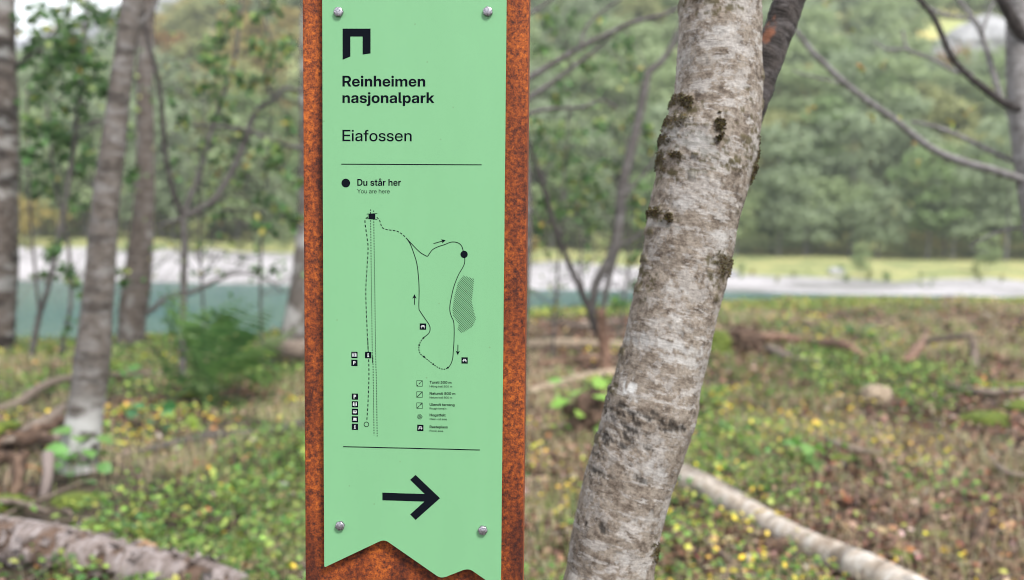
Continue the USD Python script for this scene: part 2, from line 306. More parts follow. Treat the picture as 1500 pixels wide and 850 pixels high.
# sign materials
mat('corten', {
    'g': ('texture_coordinate', {}),
    'n1': ('noise_texture', {'scale': 200.0, 'detail': 6.0, 'roughness': 0.65}),
    'r1': ('rgb_ramp', {'ramp': [(0.30, (0.0191, 0.004968, 0.002868)), (0.43, (0.1015, 0.01987, 0.004097)), (0.55, (0.191, 0.04074, 0.005326)), (0.70, (0.3224, 0.07949, 0.009013))]}),
    'm2': ('mapping', {'scale': (1, 1, 0.16)}),
    'n2': ('noise_texture', {'scale': 24.0, 'detail': 6.0, 'roughness': 0.55}),
    'r2': ('rgb_ramp', {'ramp': [(0.36, (0.36, 0.28, 0.30)), (0.47, (0.85, 0.78, 0.76)), (0.62, (1.3, 1.35, 1.2))]}),
    'v': ('noise_texture', {'scale': 420.0, 'detail': 3.0, 'roughness': 0.6}),
    'rv': ('rgb_ramp', {'ramp': [(0.30, (0.22, 0.22, 0.24)), (0.44, (1, 1, 1))]}),
    'x': ('mix_color', {'blend_type': 'multiply', 'fac': 1.0, 'use_clamp': False}), 'x2': ('mix_color', {'blend_type': 'multiply', 'fac': 0.9}),
    'b': ('bump', {'strength': 0.4, 'distance': 0.001}),
    'p': ('principled_bsdf', {'roughness': 0.75, 'specular_ior_level': 0.3})},
    [('g.object', 'n1.vector'), ('g.object', 'm2.vector'), ('m2.vector', 'n2.vector'), ('g.object', 'v.vector'), ('n1.fac', 'r1.fac'), ('n2.fac', 'r2.fac'), ('v.fac', 'rv.fac'),
     ('r1.color', 'x.a'), ('r2.color', 'x.b'), ('x.result', 'x2.a'), ('rv.color', 'x2.b'), ('x2.result', 'p.base_color'), ('n1.fac', 'b.height'), ('b.normal', 'p.normal')])
mat('green_paint', {
    'g': ('texture_coordinate', {}),
    'v': ('voronoi_texture', {'scale': 55.0, 'randomness': 1.0}), 'vc': ('separate_color', {}),
    'gt': ('math', {'math_type': 'greater_than', 'value2': 0.84}),
    'lt': ('math', {'math_type': 'less_than', 'value2': 0.07}),
    'an': ('math', {'math_type': 'multiply'}), 'am': ('math', {'math_type': 'multiply', 'value2': 0.5}),
    'mm': ('mapping', {'scale': (1, 1, 0.22)}), 'n': ('noise_texture', {'scale': 14.0, 'detail': 6.0, 'roughness': 0.62}),
    'r': ('rgb_ramp', {'ramp': [(0.3, (0.124, 0.281, 0.141)), (0.7, (0.131, 0.295, 0.149))]}),
    'c': ('mix_color', {'b': (0.10, 0.16, 0.08)}),
    'n2': ('noise_texture', {'scale': 900.0, 'detail': 2.0}), 'b': ('bump', {'strength': 0.04, 'distance': 0.0004}),
    'p': ('principled_bsdf', {'roughness': 0.5, 'specular_ior_level': 0.18})},
    [('g.object', 'v.vector'), ('v.color', 'vc.color'), ('vc.r', 'gt.value1'), ('v.distance', 'lt.value1'), ('gt.value', 'an.value1'), ('lt.value', 'an.value2'), ('an.value', 'am.value1'), ('g.object', 'mm.vector'), ('mm.vector', 'n.vector'), ('n.fac', 'r.fac'),
     ('r.color', 'c.a'), ('am.value', 'c.fac'), ('c.result', 'p.base_color'), ('g.object', 'n2.vector'), ('n2.fac', 'b.height'), ('b.normal', 'p.normal')])
mat('print_black', {'p': ('principled_bsdf', {'base_color': (0.004, 0.005, 0.008), 'roughness': 0.8, 'specular_ior_level': 0.0})}, [])
mat('print_white', {'p': ('principled_bsdf', {'base_color': (0.36, 0.39, 0.39), 'roughness': 0.5})}, [])
mat('bolt_steel', {'g': ('texture_coordinate', {}), 'n': ('noise_texture', {'scale': 500.0, 'detail': 4.0}),
    'r': ('rgb_ramp', {'ramp': [(0.3, (0.12, 0.115, 0.13)), (0.7, (0.42, 0.40, 0.44))]}), 'b': ('bump', {'strength': 0.5, 'distance': 0.0006}),
    'p': ('principled_bsdf', {'metallic': 0.85, 'roughness': 0.38})},
    [('g.object', 'n.vector'), ('n.fac', 'r.fac'), ('r.color', 'p.base_color'), ('n.fac', 'b.height'), ('b.normal', 'p.normal')])

# ------------------------------------------------------------------ the setting
def axis(*segs):
    return np.unique(np.concatenate([np.arange(a, b, s) for a, b, s in segs]))
xs = axis((-60, -12, 1.0), (-12, -7, 0.15), (-7, 9, 0.05), (9, 16, 0.12), (16, 60, 1.0))
ys = axis((-12, 2.5, 0.5), (2.5, 9, 0.045), (9, 21, 0.09), (21, 28.1, 0.6))
obj('forest_floor', grid(xs, ys, terrain), 'forest_soil', smooth=True, kind='structure')
def riverbed(x, y): return np.minimum(terrain(x, y), -2.0) - 0.02
obj('riverbed', grid(axis((-120, 121, 4)), axis((27.5, 36, 2)), riverbed), 'gravel', smooth=True, kind='structure')
obj('river', grid(axis((-150, 151, 5)), axis((10, 46, 1)), lambda x, y: 0 * x + WATER), 'river_water', smooth=True, kind='structure')
gx = axis((-90, 91, 0.5))
edge = np.interp(gx, [-60, -16, 3, 16, 60], [58.5, 58, 52.5, 48.5, 47]) + 3.5 * (fbm(np.stack([gx * 0.22, 0 * gx, 0 * gx], -1), 3, 21) - 0.5)
def strip(x, lo, hi, n):
    t = np.linspace(0, 1, n)[:, None]; Y = lo[None] + (hi - lo)[None] * t; X = np.broadcast_to(x[None], Y.shape)
    v = np.stack([X, Y, terrain(X, Y)], -1).reshape(-1, 3); k = len(x)
    i, j = np.meshgrid(np.arange(n - 1), np.arange(k - 1), indexing='ij')
    q = np.stack([i * k + j, i * k + j + 1, (i + 1) * k + j + 1, (i + 1) * k + j], -1).reshape(-1, 4)
    return v, np.vstack([q[:, [0, 1, 2]], q[:, [0, 2, 3]]])
obj('gravel_bank', strip(gx, 0 * gx + 33.0, edge, 40), 'gravel', smooth=True, kind='structure')
obj('far_meadow', strip(gx, edge, 0 * gx + 68.0, 30), 'meadow', smooth=True, kind='structure')
obj('hillside', grid(axis((-330, 331, 4)), axis((67.9, 110, 2), (110, 420, 6)), terrain), 'hill_grass', smooth=True, kind='structure')
mx = np.linspace(-780, 420, 160); my = np.linspace(480, 880, 40)
def mountain(x, y):
    ridge = np.interp(x, [-780, -480, -345, -294, -255, -180, 0, 420], [100, 104, 116, 133, 146, 160, 180, 170])
    return ridge * sm(1 - np.abs(y - 680) / 190) * (0.95 + 0.10 * fbm(np.stack([x, y, 0 * x], -1) * 0.013, 4, 2)) - 5
obj('mountain', grid(mx, my, mountain), 'mountain_rock', smooth=True, kind='structure')

# thin mist that pales the far bank
usdkit.material(stage, '/World/Looks/mist', {'v': ('principled_volume', {'color': (0.92, 0.98, 0.93), 'density': HAZE})}, volume='v.volume')
hz = trimesh.creation.box((1700, 1000, 206)); hz.apply_translation((0, 440, 97))
obj('haze', hz, 'mist', None, kind='stuff', label='thin pale mist over the valley', cat='haze')

# ------------------------------------------------------------------ the sign
Sx = np.array([math.cos(YAW), -math.sin(YAW), 0]); Sn = np.array([-math.sin(YAW), -math.cos(YAW), 0])
SO = EYE + ray(607, 425) * 1.4                         # centre of the panel's face
def S(px, py):
    """Photo pixel -> (u, w) on the panel's face, metres."""
    d = ray(px, py); t = ((SO - EYE) @ Sn) / (d @ Sn); q = EYE + d * t - SO
    return np.array([q @ Sx, q[2]])
def Z(scale, ox, oy): return lambda X, Y: S(ox + X / scale, oy + Y / scale)
Z3, Z4, Z5, Z6 = Z(3.035, 440, 0), Z(3.035, 440, 240), Z(3.865, 440, 450), Z(4.047, 440, 640)

gz = float(terrain(SO[0], SO[1]))
sign = Thing('trail_sign', 'tall rust brown steel post carrying a pale green trail map panel', 'sign', (SO[0], SO[1], gz), rotz=-YAW)
H0 = SO[2] - gz
def face(poly, y0, y1):
    """Polygon in panel coordinates, from depth y0 (front) to y1, in the sign's local frame (y away from the viewer)."""
    out = []
    for g in getattr(poly, 'geoms', [poly]):
        if g.is_empty or g.area < 1e-9: continue
        m = trimesh.creation.extrude_polygon(g, y1 - y0, engine='earcut')
        v = np.array(m.vertices); w = np.stack([v[:, 0], y0 + v[:, 2], v[:, 1] + H0], 1)
        out.append((w, np.array(m.faces)[:, ::-1]))
    return join(out)

GAP, TH = 0.009, 0.003
# post: rounded box section
sec = sbox(-0.1605 + 0.002, 0.0 + 0.002, 0.1562 - 0.002, 0.055 - 0.002).buffer(0.002, quad_segs=4)
pm = trimesh.creation.extrude_polygon(sec, 0.4 + 0.10 + SO[2] - gz + 0.25, engine='earcut')
pv = np.array(pm.vertices); pv[:, 1] += TH + GAP; pv[:, 2] -= 0.25
obj('post', (pv, np.array(pm.faces)), 'corten', sign, local=True, smooth=30)
# panel outline with the mountain shaped lower edge
low = [Z6(140, 775), Z6(467, 621), Z6(478, 617), Z6(492, 614.5), Z6(506, 616.5), Z6(520, 623), Z6(700, 748), Z6(806, 822), Z6(818, 829), Z6(832, 833.5), Z6(846, 833.5), Z6(860, 831),
       Z6(960, 792), Z6(974, 787.5), Z6(990, 785.5), Z6(1004, 787.5), Z6(1018, 793), Z6(1100, 850), Z6(1188, 911)]
low[0][0] = -0.1297; low[-1][0] = 0.1259
outline = sg.Polygon([(-0.1297, 0.432)] + [tuple(p) for p in low] + [(0.1259, 0.432)]).buffer(-0.0015).buffer(0.0015, quad_segs=4)
panel = obj('panel', face(outline, 0.0, TH), 'green_paint', sign, local=True, smooth=30)
PN = (sign, panel)
def ink(name, poly, mtl='print_black', lift=0.00022, label=None):
    v, f = face(poly, -lift, 0.0008)
    return obj(name, (v, f), mtl, PN, local=True, label=label)

FONT = [x for x in glob.glob('/opt/blender-*/*/datafiles/fonts/*') if x.endswith('Inter.woff2')][0]
def glyphs(text, weight, px=180):
    from PIL import Image, ImageDraw, ImageFont
    ft = ImageFont.truetype(FONT, px)
    try: ft.set_variation_by_axes([32, weight])
    except Exception: pass
    x0, y0, x1, y1 = ft.getbbox(text, anchor='ls')
    im = Image.new('L', (x1 - x0 + 8, y1 - y0 + 8)); ImageDraw.Draw(im).text((4 - x0, 4 - y0), text, 255, ft, anchor='ls')
    on = np.pad(np.asarray(im) > 127, ((0, 0), (1, 1))).astype(np.int8)
    r, s = np.nonzero(np.diff(on, axis=1) == 1); e = np.nonzero(np.diff(on, axis=1) == -1)[1]
    g = union_all(sbox(s, -r - 1, e, -r)).buffer(0.7).buffer(-0.7).simplify(0.8)
    g = affinity.translate(g, -4 + x0 - x0, 4 - y0)          # left ink edge at 0, baseline at 0
    hb = ft.getbbox('H', anchor='ls'); return g, float(-hb[1])
def write(text, left, right, cap, weight, px=180, name='lettering', mtl='print_black'):
    """left, right: baseline ends (panel coordinates) of the ink; cap: capital height in metres."""
    g, h = glyphs(text, weight, px)
    a, b = np.asarray(left), np.asarray(right); w = b - a
    kx = np.linalg.norm(w) / (g.bounds[2] - g.bounds[0]); ky = cap / h
    g = affinity.translate(g, -g.bounds[0], 0)
    g = affinity.affine_transform(g, [kx * w[0] / np.linalg.norm(w), 0, kx * w[1] / np.linalg.norm(w), ky, a[0], a[1]])
    return ink(name, g, mtl, lift=0.00022 if mtl == 'print_black' else 0.00036, label=None)
def hgt(a, b): return abs(a[1] - b[1])
write('Reinheimen', Z3(187, 385), Z3(555, 385.5), hgt(Z3(0, 385), Z3(0, 337.5)), 720)
write('nasjonalpark', Z3(187, 458), Z3(596, 458.5), hgt(Z3(0, 385), Z3(0, 337.5)), 720)
write('Eiafossen', Z3(187, 628), Z3(495, 628.5), hgt(Z3(0, 628), Z3(0, 578)), 500)
write('Du står her', Z4(253, 98), Z4(447, 98), hgt(Z4(0, 98), Z4(0, 68)), 680)
write('You are here', Z4(253, 131), Z4(397, 131.5), hgt(Z4(0, 131), Z4(0, 113)), 350, 110)
for t, y, x1, w, c in (('Tursti 300 m', 433, 855, 650, 15), ('Hiking trail 300 m', 454, 859, 430, 11), ('Natursti 800 m', 496, 877, 650, 15), ('Nature trail 800 m', 517, 859, 430, 11), ('Ulendt terreng', 559, 873, 650, 15),
                       ('Rough terrain', 579, 826, 430, 11), ('Hogstfelt', 618, 822, 650, 15), ('Clear-cut area', 639, 829, 430, 11), ('Rasteplass', 685, 834, 650, 15), ('Picnic area', 706, 808, 430, 11)):
    write(t, Z5(732, y), Z5(x1, y + 1.5), hgt(Z5(0, c), Z5(0, 0)), w, 90)
ink('emblem', sg.Polygon([Z3(*q) for q in [(188, 128), (312, 128), (312, 238), (277, 243), (277, 163), (222, 163), (222, 252), (188, 266)]]), label='black gate-shaped park emblem with slanted feet')
ink('rule_line', sg.LineString([Z3(182, 730.5), Z3(806, 733)]).buffer(0.00062, cap_style='flat'))
ink('rule_line', sg.LineString([Z5(242, 790), Z5(1016, 809)]).buffer(0.00068, cap_style='flat'))
ink('location_dot', sg.Point(Z4(202, 86)).buffer(0.0061, quad_segs=16), label='large black dot before the words Du står her')
ink('direction_arrow', sg.Polygon([Z6(*q) for q in [(486, 331), (737, 339), (651, 255), (683, 226), (828, 364), (683, 493), (651, 460), (735, 384), (486, 376)]]), label='big black arrow pointing right')
# the map
def curve(pts, n=80): return spline(np.array(pts), n)
def line(pts, w, dash=None, n=90):
    c = curve(pts, n); L = sg.LineString(c)
    if dash is None: return L.buffer(w / 2, cap_style='flat', quad_segs=3)
    out, s = [], 0.0
    while s < L.length:
        seg = ops.substring(L, s, min(s + dash[0], L.length)); out.append(seg.buffer(w / 2, cap_style='flat')); s += dash[0] + dash[1]
    return union_all(out)
W = 0.00105
ink('map_path', line([Z4(*q) for q in [(475, 335), (490, 360), (505, 400), (517, 440), (524, 490), (528, 560), (527, 640), (535, 660), (555, 690), (572, 715), (577, 735), (570, 755), (545, 775)]], W), label='solid map path of the outer left loop')
ink('map_path', line([Z4(*q) for q in [(475, 335), (500, 362), (530, 392), (550, 405), (565, 411), (575, 398), (588, 382), (610, 370), (640, 360), (665, 350), (685, 348), (705, 354), (718, 368), (725, 392)]], W), label='solid map path curling over to the black dot')
ink('map_path', line([Z4(729, 405), Z4(731, 425), Z4(729, 445), Z4(720, 465), Z4(705, 490), Z4(692, 520), Z4(680, 555), Z4(671, 595), Z4(665, 630), Z4(665, 655), Z4(672, 680), Z4(681, 700), Z4(684, 740), Z4(683, 790), Z5(870, 190), Z5(866, 250), Z5(862, 292), Z5(853, 320), Z5(840, 340)], W), label='solid map path running down the right side')
ink('dashed_path', line([Z5(697, 175), Z5(682, 193), Z5(673, 215), Z5(671, 240), Z5(680, 265), Z5(700, 282), Z5(725, 302), Z5(750, 322), Z5(780, 342), Z5(808, 352), Z5(825, 349), Z5(840, 340)], W * 1.15, (0.0022, 0.0014)), label='dashed map path at the bottom of the loop')
for q in ((697, 175), (673, 215), (700, 281), (752, 323), (835, 343)): ink('path_dot', sg.Point(Z5(*q)).buffer(0.0013))
ink('dashed_path', line([Z4(340, 238), Z4(352, 252), Z4(362, 280), Z4(375, 290), Z4(400, 295), Z4(430, 300), Z4(455, 315), Z4(475, 335)], W * 1.15, (0.0032, 0.0022)))
ink('dashed_path', line([Z4(300, 237), Z4(288, 248), Z4(289, 275), Z4(297, 330), Z4(301, 380), Z4(296, 470), Z4(291, 560), Z4(293, 650), Z4(297, 740), Z4(302, 840), Z5(381, 180), Z5(387, 310), Z5(388, 400), Z5(384, 520), Z5(380, 590), Z5(376, 645)], W * 1.25, (0.0036, 0.0028), 200), label='long dashed map path left of the road')
ink('dotted_road_line', line([Z4(312, 203), Z4(313, 300), Z4(320, 850), Z5(411, 300), Z5(417, 725)], W, (0.0020, 0.0018), 200))
ink('dotted_road_line', line([Z4(326, 208), Z4(327, 300), Z4(335, 850), Z5(430, 400), Z5(435, 732)], W, (0.0020, 0.0018), 200))
ink('map_dot', sg.Point(Z4(728, 403)).buffer(0.0051, quad_segs=16), label='black dot on the path marking the present place')
ink('start_circle', sg.Point(Z5(374, 664)).buffer(0.0038, quad_segs=12).difference(sg.Point(Z5(374, 664)).buffer(0.0029, quad_segs=12)))
sq = union_all([sg.Polygon([Z4(303, 222), Z4(333, 222), Z4(333, 246), Z4(303, 246)]), sg.LineString([Z4(296, 224), Z4(341, 221)]).buffer(0.0004), sg.LineString([Z4(296, 244), Z4(341, 248)]).buffer(0.0004)])
ink('bridge_mark', sq)
def arrow(a, b, hw=0.0030, hl=0.0062):
    a, b = np.asarray(a), np.asarray(b); d = (b - a) / np.linalg.norm(b - a); n = np.array([-d[1], d[0]]); k = b - d * hl
    return union_all([sg.LineString([a, b - d * hl * 0.5]).buffer(W / 2, cap_style='flat'), sg.Polygon([b, k + n * hw, b - d * hl * 0.75, k - n * hw])])
ink('path_arrow', arrow(Z4(592, 355), Z4(646, 340))); ink('path_arrow', arrow(Z4(508, 627), Z4(507, 580))); ink('path_arrow', arrow(Z5(892, 213), Z5(891, 272)))
area = sg.Polygon([Z4(*q) for q in [(725, 497), (772, 512), (768, 560), (762, 610), (772, 660), (781, 690), (765, 725), (720, 752), (698, 740), (705, 710), (680, 680), (676, 645), (685, 590), (700, 530)]])
def hatch(area, step, w):
    b = area.bounds; out = []; d = b[3] - b[1] + b[2] - b[0]
    for k in np.arange(-d, d, step):
        out.append(sg.LineString([(b[0] - d + 0, b[3] + k + d), (b[0] + d, b[3] + k - d)]).buffer(w / 2, cap_style='flat').intersection(area))
    return union_all(out)
ink('hatched_area', hatch(area, 0.00315, 0.00062), label='hatched clear-cut area beside the path')
ink('legend_hatch', hatch(sg.Point(Z5(676, 620)).buffer(0.0038), 0.0021, 0.00055))
def square(c, s): return sbox(c[0] - s / 2, c[1] - s / 2, c[0] + s / 2, c[1] + s / 2)
def icon(c, kind, s=0.0090):
    ink('map_icon', square(c, s).buffer(-0.0003).buffer(0.0003)); k = s / 10
    def q(*p): return sg.Polygon([(c[0] + x * k, c[1] + y * k) for x, y in p])
    def r(x0, y0, x1, y1): return q((x0, y0), (x1, y0), (x1, y1), (x0, y1))
    def dot(x, y, rad): return sg.Point(c[0] + x * k, c[1] + y * k).buffer(rad * k)
    g = {'picnic': lambda: union_all([r(-2.2, 1.4, 2.2, 2.3), r(-3.3, -0.7, 3.3, 0.1), q((-1.6, 1.6), (-0.8, 1.6), (-2.0, -2.6), (-2.8, -2.6)), q((1.6, 1.6), (0.8, 1.6), (2.0, -2.6), (2.8, -2.6))]),
         'toilet': lambda: union_all([r(-3.3, -2.6, -1.1, 1.4), r(1.1, -2.6, 3.3, 1.4), dot(-2.2, 2.5, 0.85), dot(2.2, 2.5, 0.85), r(-0.25, -3.2, 0.25, 3.2)]),
         'P': lambda: union_all([r(-2.0, -3, -0.8, 3), dot(0.1, 1.2, 1.85).difference(dot(0.1, 1.2, 0.75)).difference(r(-3, -3, -0.8, 4)), r(-1.0, 1.9, 0.2, 3), r(-1.0, -0.6, 0.2, 0.5)]),
         'info': lambda: union_all([r(-0.8, -3, 0.8, 0.9), r(-1.5, 0.1, 0.8, 0.9), r(-1.6, -3, 1.6, -2.2), dot(0, 2.3, 0.95)]),
         'camper': lambda: union_all([r(-3.2, -1.6, 3.2, 2.0).difference(r(-2.4, 0, -0.4, 1.2)).difference(r(0.4, 0, 2.2, 1.2)), dot(-1.5, -2.0, 0.7), dot(1.5, -2.0, 0.7)]),
         'shelter': lambda: union_all([r(-2.6, -1.2, 2.6, 2.2), r(-3.3, -2.4, 3.3, -1.5)])}[kind]()
    ink('map_symbol', g, 'print_white', 0.00036)
icon(Z4(545, 724), 'picnic'); icon(Z5(930, 302), 'picnic'); icon(Z5(679, 684), 'picnic')
icon(Z5(306, 271), 'toilet'); icon(Z5(306, 316), 'P'); icon(Z5(384, 272), 'info')
for y, k in ((507, 'P'), (550, 'toilet'), (593, 'camper'), (635, 'shelter'), (678, 'info')): icon(Z5(309, y), k, 0.0088)
for y, k in ((432, 0), (495, 1), (558, 2)):
    c = Z5(675, y); g = [square(c, 0.0086).difference(square(c, 0.0074))]
    if k == 1: g.append(sg.LineString([c - 0.0040, c + 0.0040]).buffer(0.0005))
    if k == 2: g += [sg.LineString([c - 0.0036, c - 0.0010]).buffer(0.0005), sg.LineString([c + 0.0003, c + 0.0030]).buffer(0.0005), sg.Point(c + 0.0024).buffer(0.0009)]
    if k == 0: g += [sg.LineString([c - 0.0007, c + 0.0012]).buffer(0.0005), sg.Point(c + np.array([-0.003, -0.003])).buffer(0.0007), sg.Point(c + 0.003).buffer(0.0007)]
    ink('legend_box', union_all(g))
# bolts
def hexbolt(c, rot):
    th = np.linspace(0, 2 * np.pi, 25); r0 = 0.0066
    prof = [(0.0, -0.0052), (0.0042, -0.0050), (0.0058, -0.0042), (1, -0.0036), (1, 0.0004)]
    n = 48; a = np.linspace(0, 2 * np.pi, n, endpoint=False)
    hx = 0.0062 / np.cos((a + rot) % (np.pi / 3) - np.pi / 6); hx = np.minimum(hx, 0.00695)
    rows = []
    for rr, y in prof: rows.append(np.stack([(hx if rr == 1 else np.full(n, rr)) * np.cos(a), np.full(n, y), (hx if rr == 1 else np.full(n, rr)) * np.sin(a)], 1))
    v = np.vstack(rows); i, j = np.meshgrid(np.arange(len(prof) - 1), np.arange(n), indexing='ij'); k = (j + 1) % n
    q = np.stack([i * n + j, i * n + k, (i + 1) * n + k, (i + 1) * n + j], -1).reshape(-1, 4)
    return v + np.array([c[0], -0.0002, c[1] + H0]), np.vstack([q[:, [0, 1, 2]], q[:, [0, 2, 3]]])
for k, (q, zz) in enumerate([((171, 55), Z3), ((834, 53), Z3), ((237, 525), Z6), ((1082, 552), Z6)]):
    obj('bolt', hexbolt(zz(*q), k * 0.4), 'bolt_steel', sign, local=True, smooth=35)

# ------------------------------------------------------------------ the leaning tree beside the sign
rows = np.array([[-60, 1000, 1120], [0, 997.5, 1116.5], [50, 994.5, 1116.5], [100, 989.5, 1116.5], [150, 983.5, 1115], [200, 975, 1112], [250, 963.5, 1101.5], [300, 953, 1087.5], [350, 945, 1076], [400, 937, 1065], [450, 925, 1052.5],
                 [500, 913.5, 1043], [550, 900, 1031], [600, 886.5, 1020], [650, 873, 1006], [700, 857, 989], [750, 843.5, 974], [800, 832.5, 962.5], [850, 826, 957.5], [900, 815, 948]])
DT = 1.78
base = np.array([0.0, 0, 0]); cen = []; rad = []
for y, l, r in rows[::-1]:
    cen.append(P((l + r) / 2, y, DT + 0.0)); rad.append((r - l) / 2 / F * DT * 0.985)
b0 = cen[0].copy()
ext = [(b0 + np.array([-0.075, 0.04, 0]) * 1.0, 0.55), (b0 + np.array([-0.12, 0.06, 0]), 0.0)]
foot = np.array([b0[0] - 0.13, b0[1] + 0.05, 0]); foot[2] = float(terrain(foot[0], foot[1]))
lowpts = [foot + np.array([0, 0, -0.12]), foot + np.array([0.01, 0, 0.06]), foot * 0.75 + b0 * 0.25, foot * 0.4 + b0 * 0.6]
lowr = [0.135, 0.115, 0.09, 0.083]
top = cen[-1]; tops = [top + np.array([0.03, 0.03, 0.35]), top + np.array([0.02, 0.08, 0.9]), top + np.array([0.10, 0.1, 1.7])]
pts = np.array(lowpts + cen + tops); rr = np.array(lowr + rad + [0.066, 0.055, 0.035])
tree = Thing('tree', 'pale mottled leaning trunk with brown moss clumps, close beside the sign', 'tree', foot)
NZ, NS = 900, 300
tv, tf, tr = tube(pts, rr, n=NZ, sides=NS, rough=0.0)
# which way round is th? find the vertex angle whose side faces the camera, and measure rows by the photo's edges
V = tv[:NZ * NS].reshape(NZ, NS, 3); cc = V.mean(1)
rel = V - cc[:, None]; toc = EYE - cc; toc /= np.linalg.norm(toc, axis=1, keepdims=True)
rx = rel @ RIGHT; rf = np.einsum('nsk,nk->ns', rel, toc); R0 = np.linalg.norm(rel, axis=2)
zz_ = ((cc - EYE) @ UP) / ((cc - EYE) @ FWD); prow = 425 - zz_ * F                     # the row of the photo at which each ring stands
frac = rx / np.maximum(np.abs(rx).max(1, keepdims=True), 1e-6)                          # -1 left edge ... 1 right edge
mask = np.zeros((NZ, NS, 3)); Rst = tr[:NZ * NS].reshape(NZ, NS, 3)
lump = fbm(Rst * 30, 4, 2) - 0.5; fine = fbm(Rst * 130, 3, 3) - 0.5
disp = 0.010 * (fbm(Rst * np.array([9, 9, 6]), 3, 1) - 0.5) + 0.004 * lump + 0.0028 * fine
L_, R_ = np.interp(prow, rows[:, 0], rows[:, 1]), np.interp(prow, rows[:, 0], rows[:, 2])
pxs = (L_ + R_)[:, None] / 2 + frac * (R_ - L_)[:, None] / 2
prs = prow[:, None] + 0 * pxs
front = rf > -0.3 * R0
def spot(x, y, rx_, ry_, soft=0.5, wob=0.7):
    d = np.sqrt(((pxs - x) / rx_) ** 2 + ((prs - y) / ry_) ** 2) + wob * (1.6 * lump + 3.2 * fine)
    return np.where(front, sm((1.15 - d) / soft), 0)
MOSS = [(990, 157, 13, 9, .8), (985, 190, 20, 10, .7), (1040, 194, 9, 15, .75), (969, 222, 8, 10, .8), (963, 250, 7, 16, .9), (1055, 379, 16, 15, .7), (957, 324, 9, 9, 1), (972, 330, 6, 8, 1), (1020, 5, 11, 8, .9), (960, 795, 8, 22, 1), (1062, 239, 9, 4, 1), (1007, 241, 6, 4, 1), (1107, 225, 5, 25, 1),
        (1100, 240, 6, 14, 1), (948, 352, 4, 5, .9), (941, 392, 4, 6, .9), (978, 205, 7, 5, .8), (1020, 198, 5, 4, .7), (1048, 176, 5, 4, .6), (1075, 205, 5, 4, .6), (1003, 270, 5, 4, .6), (930, 440, 3, 8, .8), (1072, 300, 4, 5, .6), (1030, 395, 4, 3, .6), (905, 530, 3, 7, .8), (893, 585, 5, 6, .9), (1044, 425, 5, 6, .7), (870, 660, 4, 8, .8), (1113, 110, 3, 9, .8), (1113, 150, 3, 7, .8), (984, 245, 9, 5, .6), (1000, 160, 5, 10, .8), (996, 12, 5, 8, .7), (1038, 215, 5, 9, .7)]
for x, y, a, b_, s in MOSS:
    k = spot(x, y, a, b_); mask[..., 0] = np.maximum(mask[..., 0], s * k); disp += 0.0030 * k * (0.5 + fbm(Rst * 300, 2, 8))
for x, y, a, b_ in [(1010, 225, 48, 34), (1000, 250, 50, 24), (965, 265, 22, 26), (1060, 240, 36, 16), (985, 180, 30, 26), (1040, 20, 40, 20), (1050, 385, 26, 26), (960, 330, 20, 16), (940, 420, 14, 30), (890, 560, 12, 40), (1090, 200, 16, 40)]:
    k = spot(x, y, a, b_) * sm((fbm(Rst * np.array([80, 80, 110]), 3, 23) - 0.54) / 0.03); mask[..., 0] = np.maximum(mask[..., 0], 0.85 * k)
for x, y, a, b_ in [(900, 612, 34, 5), (930, 606, 30, 5), (965, 612, 20, 6), (985, 610, 12, 4), (893, 624, 10, 6), (915, 630, 14, 6), (941, 645, 8, 7), (885, 590, 10, 20), (880, 655, 8, 8), (904, 600, 7, 7), (922, 618, 9, 7), (975, 606, 8, 5), (912, 640, 10, 5), (880, 765, 7, 7), (853, 768, 4, 6), (927, 690, 10, 6), (872, 700, 22, 3), (860, 682, 18, 3), (905, 655, 20, 4), (948, 600, 6, 5), (938, 628, 14, 3)]:
    k = spot(x, y, a, b_, 0.5, 0.8); mask[..., 1] = np.maximum(mask[..., 1], 0.85 * k * (0.35 + 0.65 * sm((fbm(Rst * 120, 2, 31) - 0.42) / 0.08))); disp -= 0.0012 * k
for x, y, a, b_ in [(915, 622, 50, 36), (925, 690, 60, 30), (905, 770, 50, 45), (930, 580, 40, 18)]:
    k = spot(x, y, a, b_, 0.6) * sm((0.03 - fbm(Rst * np.array([40, 40, 90]), 4, 14) + 0.42) / 0.06); mask[..., 1] = np.maximum(mask[..., 1], 0.25 * k)
for x, y, a, b_, s in [(916, 574, 9, 13, 1), (975, 505, 52, 9, .55), (990, 520, 30, 6, .5), (985, 475, 30, 10, .3), (960, 340, 26, 5, .4), (985, 310, 16, 9, .35), (1050, 345, 14, 9, .35), (975, 430, 18, 10, .4), (940, 670, 22, 16, .3), (1010, 225, 32, 20, .45), (1010, 100, 50, 8, .2), (1040, 60, 30, 10, .25), (945, 740, 16, 14, .25), (905, 800, 14, 8, .3), (935, 825, 8, 8, .35), (1020, 268, 28, 6, .25)]:
    mask[..., 2] = np.maximum(mask[..., 2], s * spot(x, y, a, b_, 0.7, 1.0))
disp += 0.006 * np.exp(-((prow - 205) / 45) ** 2)[:, None] * (rx < 0) + 0.004 * np.exp(-((prow - 600) / 25) ** 2)[:, None]
V = V + rel / R0[..., None] * disp[..., None]
tv[:NZ * NS] = V.reshape(-1, 3)
obj('trunk', (tv, tf), 'bark_grey', tree, smooth=True, rest=tr, mask=np.vstack([mask.reshape(-1, 3), np.zeros((2, 3))]))
